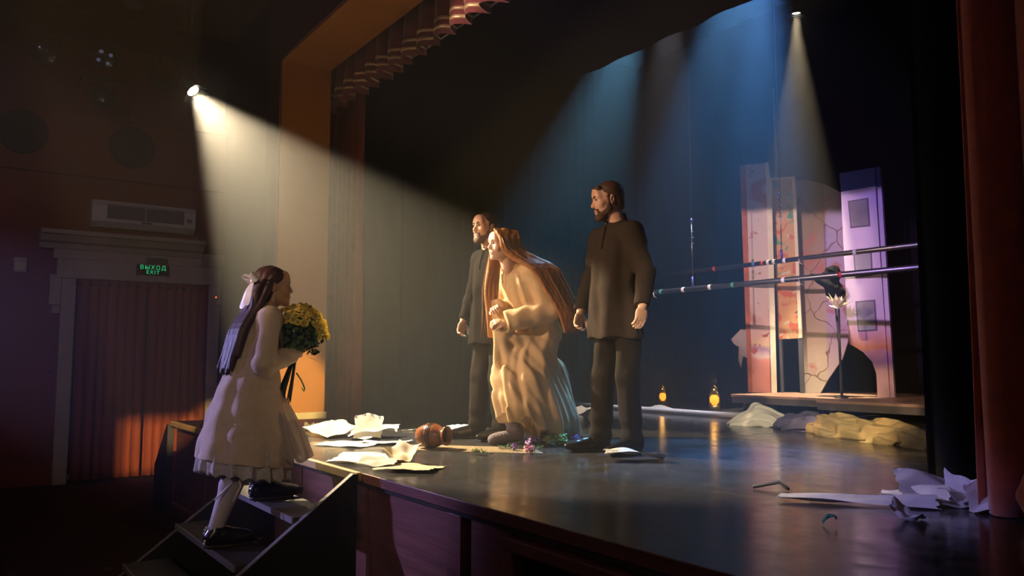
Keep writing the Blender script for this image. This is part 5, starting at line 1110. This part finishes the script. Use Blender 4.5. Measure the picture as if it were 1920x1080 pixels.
class Plane:
    def __init__(s, p, u): s.p = Vector((p[0], p[1], 0)); s.u = Vector((u[0], u[1], 0)).normalized(); s.n = Vector((s.u.y, -s.u.x, 0))   # n looks to the hall
    def uv(s, px, py):
        d = Vector(ray(px, py)); t = (s.p - Vector((0, 0, 0))).dot(s.n) / d.dot(s.n); q = d * t + Vector((0, 0, EYE)); return ((q - s.p).dot(s.u), q.z)
    def pt(s, uv, off=0.0): return s.p + s.u * uv[0] + s.n * off + Vector((0, 0, uv[1]))
def slab(name, pl, pix, m, parent, off=0.0, th=.035, zmin=None):
    pts = [pl.uv(*q) for q in pix]
    if zmin: pts = [(a, zmin if b < zmin + .12 else b) for a, b in pts]
    bm = bmesh.new(); A = [bm.verts.new(pl.pt(q, off)) for q in pts]; B = [bm.verts.new(pl.pt(q, off - th)) for q in pts]; n = len(pts)
    bm.faces.new(A); bm.faces.new(B[::-1])
    for i in range(n): bm.faces.new((A[i], B[i], B[(i + 1) % n], A[(i + 1) % n]))
    return obj(name, bm, m, parent)
PLZ = 1.2
pA = Plane((-6.62, 8.30), (.853, .522)); pB = Plane(ony(1470, 635, 8.60)[:2], (.95, .31)); pC = Plane(ony(1520, 600, 8.85)[:2], (.95, .31)); pD = Plane(ony(1660, 735, 8.42)[:2], (.98, .198))
fa = thing('painted_flat', 'tall pink marbled screen panel with a bright white edge', 'screen')
slab('panel', pA, [(1398, 309), (1440, 305), (1446, 338), (1452, 733), (1411, 734)], M_FA, fa, zmin=PLZ + .002)
slab('left_edge', pA, [(1387, 311), (1398, 309), (1411, 735), (1403, 735)], M_EDGER, fa, .004, .05, zmin=PLZ + .002)
slab('white_edge', pA, [(1434, 306), (1441, 305), (1442, 330), (1447, 338), (1457, 733), (1447, 733), (1437, 338)], M_EDGEW, fa, .03, .03, zmin=PLZ + .002)
rg = slab('rag', pA, [(1400, 618), (1388, 617), (1369, 636), (1376, 646), (1384, 650), (1383, 676), (1388, 690), (1392, 668), (1401, 672)], mat('pale_rag', (.42, .36, .36), .9, bump=.4, bscale=40), fa, -.06, .012)
fb = thing('painted_flat', 'orange and green flowered screen panel raised on black posts', 'screen')
slab('panel', pB, [(1446, 334), (1488, 331), (1500, 634), (1460, 636)], M_FB, fb)
slab('edge_strip', pB, [(1485, 331), (1491, 331), (1504, 633), (1498, 634)], M_EDGEW, fb, .006, .03); slab('edge_strip', pB, [(1446, 334), (1491, 331), (1491, 334), (1446, 337)], M_EDGEW, fb, .006, .03)
M_POST = mat('dark_blue_grey_post', (.07, .075, .09), .5)
slab('post', pB, [(1496, 633), (1504, 634), (1508, 730), (1500, 730)], M_POST, fb, 0, .03, zmin=PLZ + .002); slab('post', pB, [(1460, 636), (1465, 636), (1469, 730), (1464, 730)], M_POST, fb, 0, .03, zmin=PLZ + .002)
fc = thing('painted_flat', 'beige and lilac cracked screen panel with a rounded top', 'screen')
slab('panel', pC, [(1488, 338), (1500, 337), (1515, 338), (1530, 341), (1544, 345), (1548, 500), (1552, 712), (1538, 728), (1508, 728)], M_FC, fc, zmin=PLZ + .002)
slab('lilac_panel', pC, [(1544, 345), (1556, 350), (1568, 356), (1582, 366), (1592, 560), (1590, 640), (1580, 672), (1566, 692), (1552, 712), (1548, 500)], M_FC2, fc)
fd = thing('painted_flat', 'lilac house shaped screen panel with blue top and three grey windows', 'screen')
slab('panel', pD, [(1577, 364), (1641, 349), (1668, 734), (1645, 734), (1643, 700), (1635, 678), (1618, 660), (1604, 651), (1592, 645), (1588, 600)], M_FD, fd, zmin=PLZ + .002)
slab('blue_top', pD, [(1574, 325), (1640, 314), (1642, 349), (1577, 360)], M_FBLUE, fd, .003, .038)
slab('lilac_board', pD, [(1577, 360), (1642, 349), (1643, 353), (1577, 365)], M_FD, fd, .003, .038)
slab('edge_strip', pD, [(1641, 314), (1649, 312), (1676, 734), (1667, 734)], M_FD, fd, -.02, .05, zmin=PLZ + .002); slab('edge_cap', pD, [(1640, 314), (1649, 312), (1651, 349), (1642, 350)], M_FBLUE, fd, -.018, .054)
for q in (((1590, 377), (1628, 371), (1632, 424), (1595, 428)), ((1600, 470), (1634, 466), (1637, 517), (1604, 521)), ((1604, 565), (1641, 562), (1645, 620), (1609, 622))):
    wn = slab('window', pD, q, M_PFRAME, fd, .008, .02); cx = sum(a for a, _ in q) / 4; cy = sum(b for _, b in q) / 4
    slab('pane', pD, [(cx + (a - cx) * .88, cy + (b - cy) * .92) for a, b in q], M_PANE, wn, .012, .006)
slab('brace', pD, [(1634, 680), (1638, 680), (1630, 734), (1625, 734)], M_EDGER, fd, -.30, .03, zmin=PLZ + .002)
bm = bmesh.new(); a_ = ony(1451, 165, 9.15); tube(bm, [(a_.x, a_.y, STAGE), (a_.x, a_.y, a_.z)], .018, 8); tag(obj('tall_pole', bm, mat('pale_wood_pole', (.55, .46, .30), .6), None, True), 'tall thin pale pole rising behind the orange flowered panel', 'pole')
def platform(name, label, x0, x1, y0, y1, top, wheels):
    t = thing(name, label, 'platform')
    bm = bmesh.new(); box(bm, x0, x1, y0, y1, top - .03, top, bevel=.004); obj('top_board', bm, mat('rosy_board', (.46, .28, .22), .5, noise=.3, scale=5), t)
    bm = bmesh.new(); box(bm, x0 + .01, x1 - .01, y0 + .006, y0 + .04, top - .10, top - .03); obj('front_rail', bm, mat('grey_brown_rail', (.13, .11, .11), .6, noise=.3, scale=6), t)
    bm = bmesh.new(); box(bm, x0 + .01, x1 - .01, y1 - .04, y1 - .006, top - .10, top - .03); obj('back_rail', bm, M_BLACKPAINT, t)
    for wx, wy in wheels:
        bm = bmesh.new(); tube(bm, [(wx - .015, wy, STAGE + .045), (wx + .015, wy, STAGE + .045)], .045, 16); obj('caster', bm, M_DARKSTEEL, t, True)
        bm = bmesh.new(); box(bm, wx - .025, wx + .025, wy - .02, wy + .02, STAGE + .05, top - .10 + .002); obj('caster_fork', bm, M_STEEL, t)
platform('wheeled_platform', 'low wheeled platform carrying the pink and orange panels', -6.42, -5.02, 7.72, 9.6, PLZ, ((-6.30, 7.85), (-5.15, 7.85), (-6.30, 9.4), (-5.15, 9.4)))
platform('wheeled_platform', 'low wheeled platform carrying the lilac house panel', -5.0, -3.55, 7.34, 9.4, PLZ, ((-4.88, 7.48), (-3.70, 7.48), (-4.88, 9.2), (-3.70, 9.2)))
# black hat and paper flower on slim stands in front of the panels
hp = ony(1556, 532, 8.15); ht = thing('hat_stand', 'black floppy hat on a thin dark stand before the lilac panel', 'hat', (hp.x, hp.y, PLZ)); hz = hp.z - PLZ
sdf_mesh('hat', [ell((.02, 0, hz + .08), (.10, .10, .14), rot(0, .5, 0), k=.03), ell((-.03, 0, hz + .01), (.22, .17, .050), rot(0, .55, .2), k=.04), ell((.05, 0, hz - .09), (.10, .07, .10), k=.05)], .010, M_BLACKCLOTH, ht, disp=lambda P: fold_noise(P, .008, 25, 2))
bm = bmesh.new(); tube(bm, [(.10, 0, 0), (.09, 0, hz * .5), (.04, 0, hz)], .013, 8); obj('stand', bm, M_POST, ht, True)
bm = bmesh.new(); lathe(bm, [(0, 0), (.09, 0), (.09, .012), (.02, .02), (0, .02)], 20, Matrix.Translation((.10, 0, 0)), cap=False); obj('base', bm, M_POST, ht, True)
fp = ony(1571, 572, 7.9); pf = thing('paper_flower', 'pale yellow many petalled paper flower below the black hat', 'flower', (fp.x, fp.y, PLZ)); fz = fp.z - PLZ
M_PETAL = mat('cream_paper_petal', (.88, .80, .52), .7); rnd = random.Random(2)
for k in range(22):
    a = 2 * PI * k / 22 + rnd.uniform(-.15, .15); e = rnd.uniform(.2, 1.1); L_ = rnd.uniform(.12, .20); d = Vector((math.cos(a) * math.cos(e), math.sin(a) * math.cos(e), math.sin(e))); v = d.cross(Vector((0, 0, 1))).normalized(); p = Vector((0, 0, fz - .04))
    V = [p, p + d * L_ * .6 + v * .024, p + d * L_, p + d * L_ * .6 - v * .024]; o = pyobj('petal', V, [(0, 1, 2, 3)], M_PETAL, pf); md = o.modifiers.new('thickness', 'SOLIDIFY'); md.thickness = .003
bm = bmesh.new(); tube(bm, [(0, 0, 0), (.01, 0, fz - .04)], .011, 8); obj('stand', bm, M_POST, pf, True)
bm = bmesh.new(); lathe(bm, [(0, 0), (.07, 0), (.07, .012), (.02, .02), (0, .02)], 20, None, cap=False); obj('base', bm, M_POST, pf, True)

# ================================================================== FLOWN PIPES
def flown_pipe(label, y, pxl, pxr, py, tapes, r=.027):
    a = ony(pxl, py(pxl), y); z = a.z; b = ony(pxr, py(pxr), y); t = thing('flown_pipe', label, 'pipe', (0, 0, 0))
    bm = bmesh.new(); tube(bm, [(a.x, y, z), (-1.9, y, z)], r, 16); obj('pipe', bm, M_DARKSTEEL, t, True)
    for px, col in tapes:
        q = ony(px, py(px), y); bm = bmesh.new(); tube(bm, [(q.x - .018, y, z), (q.x + .018, y, z)], r + .0022, 16); obj('tape', bm, mat('tape_%d_%d_%d' % tuple(int(9 * c) for c in col), col, .5), t, True)
    for px in (1228, 1500):
        q = ony(px, py(px), y); bm = bmesh.new(); tube(bm, [(q.x, y - r, z), (q.x + .02, y - r - .006, z - .05), (q.x + .05, y - r, z - .065)], .005, 5); obj('tape_end', bm, mat('pale_tape_end', (.6, .55, .42), .6), t, True)
    return t, z
W_ = (.82, .80, .80); R_ = (.55, .05, .06); T_ = (.05, .35, .32); Bl = (.10, .20, .55)
lo_y, up_y = 6.6, 7.5
plo, zlo = flown_pipe('lower of the two flown steel pipes crossing behind the men', lo_y, 1022, 1700, lambda x: 547 - .0972 * (x - 1240), ((1071, W_), (1083, R_), (1240, T_), (1282, W_), (1332, W_), (1375, T_), (1470, W_), (1577, R_)))
pup, zup = flown_pipe('upper of the two flown steel pipes crossing before the painted screens', up_y, 1150, 1700, lambda x: 518 - .1115 * (x - 1230), ((1225, R_), (1340, R_), (1414, Bl), (1430, R_), (1441, W_), (1452, W_), (1472, W_), (1604, W_)))
def rigging(label, x, y, z, chain):
    t = thing('rigging_wire', label, 'cable'); 
    bm = bmesh.new(); tube(bm, [(x, y, z + .75), (x, y, 6.95)], .003, 6); obj('wire', bm, M_STEEL, t, True)
    bm = bmesh.new(); tube(bm, [(x, y, z + .14), (x, y, z + .78)], .0055, 6); obj('rod', bm, M_STEEL, t, True)
    bm = bmesh.new(); lathe(bm, [(0, 0), (.013, 0), (.013, .11), (0, .11)], 10, Matrix.Translation((x, y, z + .022)), cap=False); obj('hook', bm, mat('blue_shackle', (.10, .10, .42), .4, metal=.5), t, True)
    bm = bmesh.new(); lathe(bm, [(0, 0), (.016, .01), (.016, .03), (0, .04)], 10, Matrix.Translation((x, y, z + .74)), cap=False); obj('shackle', bm, mat('blue_shackle', (.10, .10, .42), .4, metal=.5), t, True)
    for q in range(4 if chain else 3):
        bm = bmesh.new(); zz = z + .50 + q * .065; tube(bm, [(x - .020, y, zz), (x + .022, y, zz)], .006, 6); obj('clip', bm, M_STEEL, t, True)
    bm = bmesh.new(); tube(bm, [(x + .026 * math.cos(a), y, z + .026 * math.sin(a)) for a in np.linspace(0, 2 * PI, 15)], .004, 6, cap=False); obj('ring', bm, M_STEEL, t, True)
q = ony(1299, 541, lo_y); rigging('thin rigging wire with clips holding the lower pipe beside the right man', q.x, lo_y, zlo, False)
q = ony(1466, 492, up_y); rigging('rigging wire with bright clips in front of the orange flowered panel', q.x, up_y, zup, True)

# ================================================================== OIL LANTERNS
M_AMBER = mat('glowing_amber_glass', (1, .5, .05), .2, emit=(1.0, .36, .02), estr=2.0); M_FLAME = mat('lamp_flame', (1, .8, .3), .3, emit=(1.0, .72, .22), estr=4); M_BRASS = mat('old_brass', (.55, .40, .14), .35, metal=.9)
def oil_lantern(label, loc, H):
    t = thing('oil_lantern', label, 'lantern', loc); s = H / .31
    def part(nm, prof, m, n=20):
        bm = bmesh.new(); lathe(bm, [(r * s, z * s) for r, z in prof], n, None, cap=False); return obj(nm, bm, m, t, True)
    part('tank', [(0, 0), (.060, 0), (.066, .012), (.064, .045), (.045, .058), (.030, .066), (0, .066)], M_BRASS)
    part('glass_globe', [(.030, .068), (.050, .095), (.057, .125), (.052, .155), (.034, .182), (.030, .188)], M_AMBER)
    part('chimney', [(.040, .188), (.044, .195), (.030, .215), (.034, .222), (.024, .245), (.010, .262), (0, .264)], M_BRASS)
    bm = bmesh.new(); bmesh.ops.create_icosphere(bm, subdivisions=2, radius=.014 * s); 
    for v in bm.verts: v.co.z = v.co.z * 1.9 + .115 * s
    obj('flame', bm, M_FLAME, t, True)
    for sx in (-1, 1):
        bm = bmesh.new(); tube(bm, [(sx * .062 * s, 0, .03 * s), (sx * .078 * s, 0, .07 * s), (sx * .078 * s, 0, .16 * s), (sx * .050 * s, 0, .215 * s), (sx * .030 * s, 0, .225 * s)], .006 * s, 8); obj('side_tube', bm, M_BRASS, t, True)
    bm = bmesh.new(); tube(bm, [(-.060 * s, 0, .20 * s), (-.045 * s, .0, .26 * s), (0, 0, .30 * s), (.045 * s, 0, .26 * s), (.060 * s, 0, .20 * s)], .0035 * s, 6); obj('bail_handle', bm, M_BRASS, t, True)
    ld = bpy.data.lights.new('lantern_glow', 'POINT'); ld.energy = .8 * s; ld.color = (1, .5, .12); ld.shadow_soft_size = .03; lo_ = bpy.data.objects.new('lantern_glow', ld); COL.objects.link(lo_); lo_.parent = t; lo_.location = (0, -.02, .34 * s)
oil_lantern('larger glowing amber oil lantern on the floor near the pink screen panel', onz(1340, 769), .31)
oil_lantern('smaller glowing amber oil lantern on the floor beside the right man', onz(1243, 758), .26)
# white pole lying across the stage, oval rings
bm = bmesh.new(); tube(bm, [(-8.27, 6.70, STAGE + .031), (-5.50, 6.74, STAGE + .031)], .030, 14); tag(obj('white_pole', bm, mat('white_paint', (.90, .88, .90), .4), None, True), 'long white pole lying across the floor behind the actors', 'pole')
for px, py, lb in ((1112, 794, 'white oval ring standing on the floor left of the right man'), (1070, 788, 'white oval ring half hidden behind the hem of the gown')):
    c = onz(px, py); bm = bmesh.new(); tube(bm, [Vector((.019 * math.cos(a), .027 * math.cos(a), .060 + .044 * math.sin(a))) for a in np.linspace(0, 2 * PI, 29)], .015, 10, cap=False)
    o = obj('oval_ring', bm, mat('white_paint', (.90, .88, .90), .4), None, True); o.location = c; tag(o, lb, 'ring')
# cloth lying at the right
def cloth_heap(name, label, cat, px, m, seed, fold=.014):
    """px: list of (pixel x, floor pixel y, half width, height); folds run along the heap"""
    P = []; C_ = [onz(x, y) for x, y, r, h in px]; ax = (C_[-1] - C_[0]).normalized(); ang = math.atan2(ax.y, ax.x)
    for c, (x, y, r, h) in zip(C_, px): P.append(ell((c.x, c.y, STAGE), (r * 1.25, r * .8, h), rot(0, 0, ang + .4 * math.sin(x + seed)), k=.08))
    P.append(boxp((C_[0].x, C_[0].y, STAGE - .10), (3, 3, .103), None, .001, .006, 's'))
    def dd(Q):
        u = Q[..., 0] * ax.x + Q[..., 1] * ax.y; v = -Q[..., 0] * ax.y + Q[..., 1] * ax.x + .8 * Q[..., 2]
        return fold * (np.sin(44 * v + 3.4 * np.sin(6 * u + seed) + seed) + .6 * np.sin(83 * v - 14 * u + 2.5 * np.sin(11 * u))) + fold_noise(Q, fold * 1.1, 13, seed)
    o = sdf_mesh(name, P, .010, m, None, disp=dd); tag(o, label, cat); return o
M_YCLOTH = mat('yellow_ochre_cloth', (.70, .52, .23), .9, noise=.15, scale=14, bump=.3, bscale=50)
cloth_heap('white_cloth', 'white cloth bunched at the end of the white pole below the platform', 'cloth', ((1395, 797, .13, .05), (1422, 798, .13, .19), (1440, 799, .15, .15), (1458, 800, .12, .08)), mat('white_cotton', (.78, .78, .74), .9), 1.0, .012)
cloth_heap('dark_garment', 'dark blue grey garment between the white cloth and the yellow cloth', 'garment', ((1478, 804, .12, .10), (1500, 806, .15, .13), (1528, 808, .13, .16)), mat('dark_blue_cloth', (.075, .075, .13), .9, color2=(.26, .24, .44), scale=4), 2.0, .009)
cloth_heap('yellow_cloth', 'long ochre yellow cloth heaped on the floor in front of the platform', 'cloth', ((1540, 812, .12, .10), (1560, 815, .16, .17), (1590, 819, .17, .16), (1620, 823, .17, .13), (1655, 828, .18, .15), (1690, 833, .18, .13), (1730, 838, .2, .13)), M_YCLOTH, 3.0, .015)
# brown shoe like bundle on top of the garment
bm = bmesh.new(); a = onz(1412, 917); b = onz(1462, 916); c = onz(1478, 921); tube(bm, [a + Vector((0, 0, .01)), b + Vector((0, 0, .03)), c + Vector((0, 0, .01))], .008, 6); tag(obj('bent_stick', bm, M_TREAD, None, True), 'thin bent dark stick left of the long paper strip', 'stick')
c = onz(1925, 990); c.z = STAGE; o = sdf_mesh('red_bundle', [ell((c.x + .10, c.y + .10, STAGE + .10), (.16, .12, .16), k=.05), ell((c.x + .22, c.y + .05, STAGE + .08), (.15, .13, .12), k=.05), boxp((c.x, c.y, STAGE - .10), (3, 3, .102), None, .001, .006, 's')], .012, M_DRAPE, None, disp=lambda Q: fold_noise(Q, .010, 20, 1)); tag(o, 'bunched red cloth bundle at the foot of the bright red curtain', 'cloth')
# ------------------------------------------------------------------ haze
bm = bmesh.new(); box(bm, -11.9, 5.6, -9.2, 10.8, -.1, 7.2)
hm = bpy.data.materials.new('haze'); hm.use_nodes = True; nt = hm.node_tree; nt.nodes.remove(nt.nodes['Principled BSDF'])
vs = nt.nodes.new('ShaderNodeVolumeScatter'); vs.inputs['Density'].default_value = .030; vs.inputs['Anisotropy'].default_value = .65; vs.inputs['Color'].default_value = (1, 1, 1, 1)
nt.links.new(vs.outputs[0], nt.nodes['Material Output'].inputs['Volume'])
o = obj('haze', bm, hm); tag(o, 'thin theatrical haze filling the hall and the stage', 'haze', None, 'stuff')
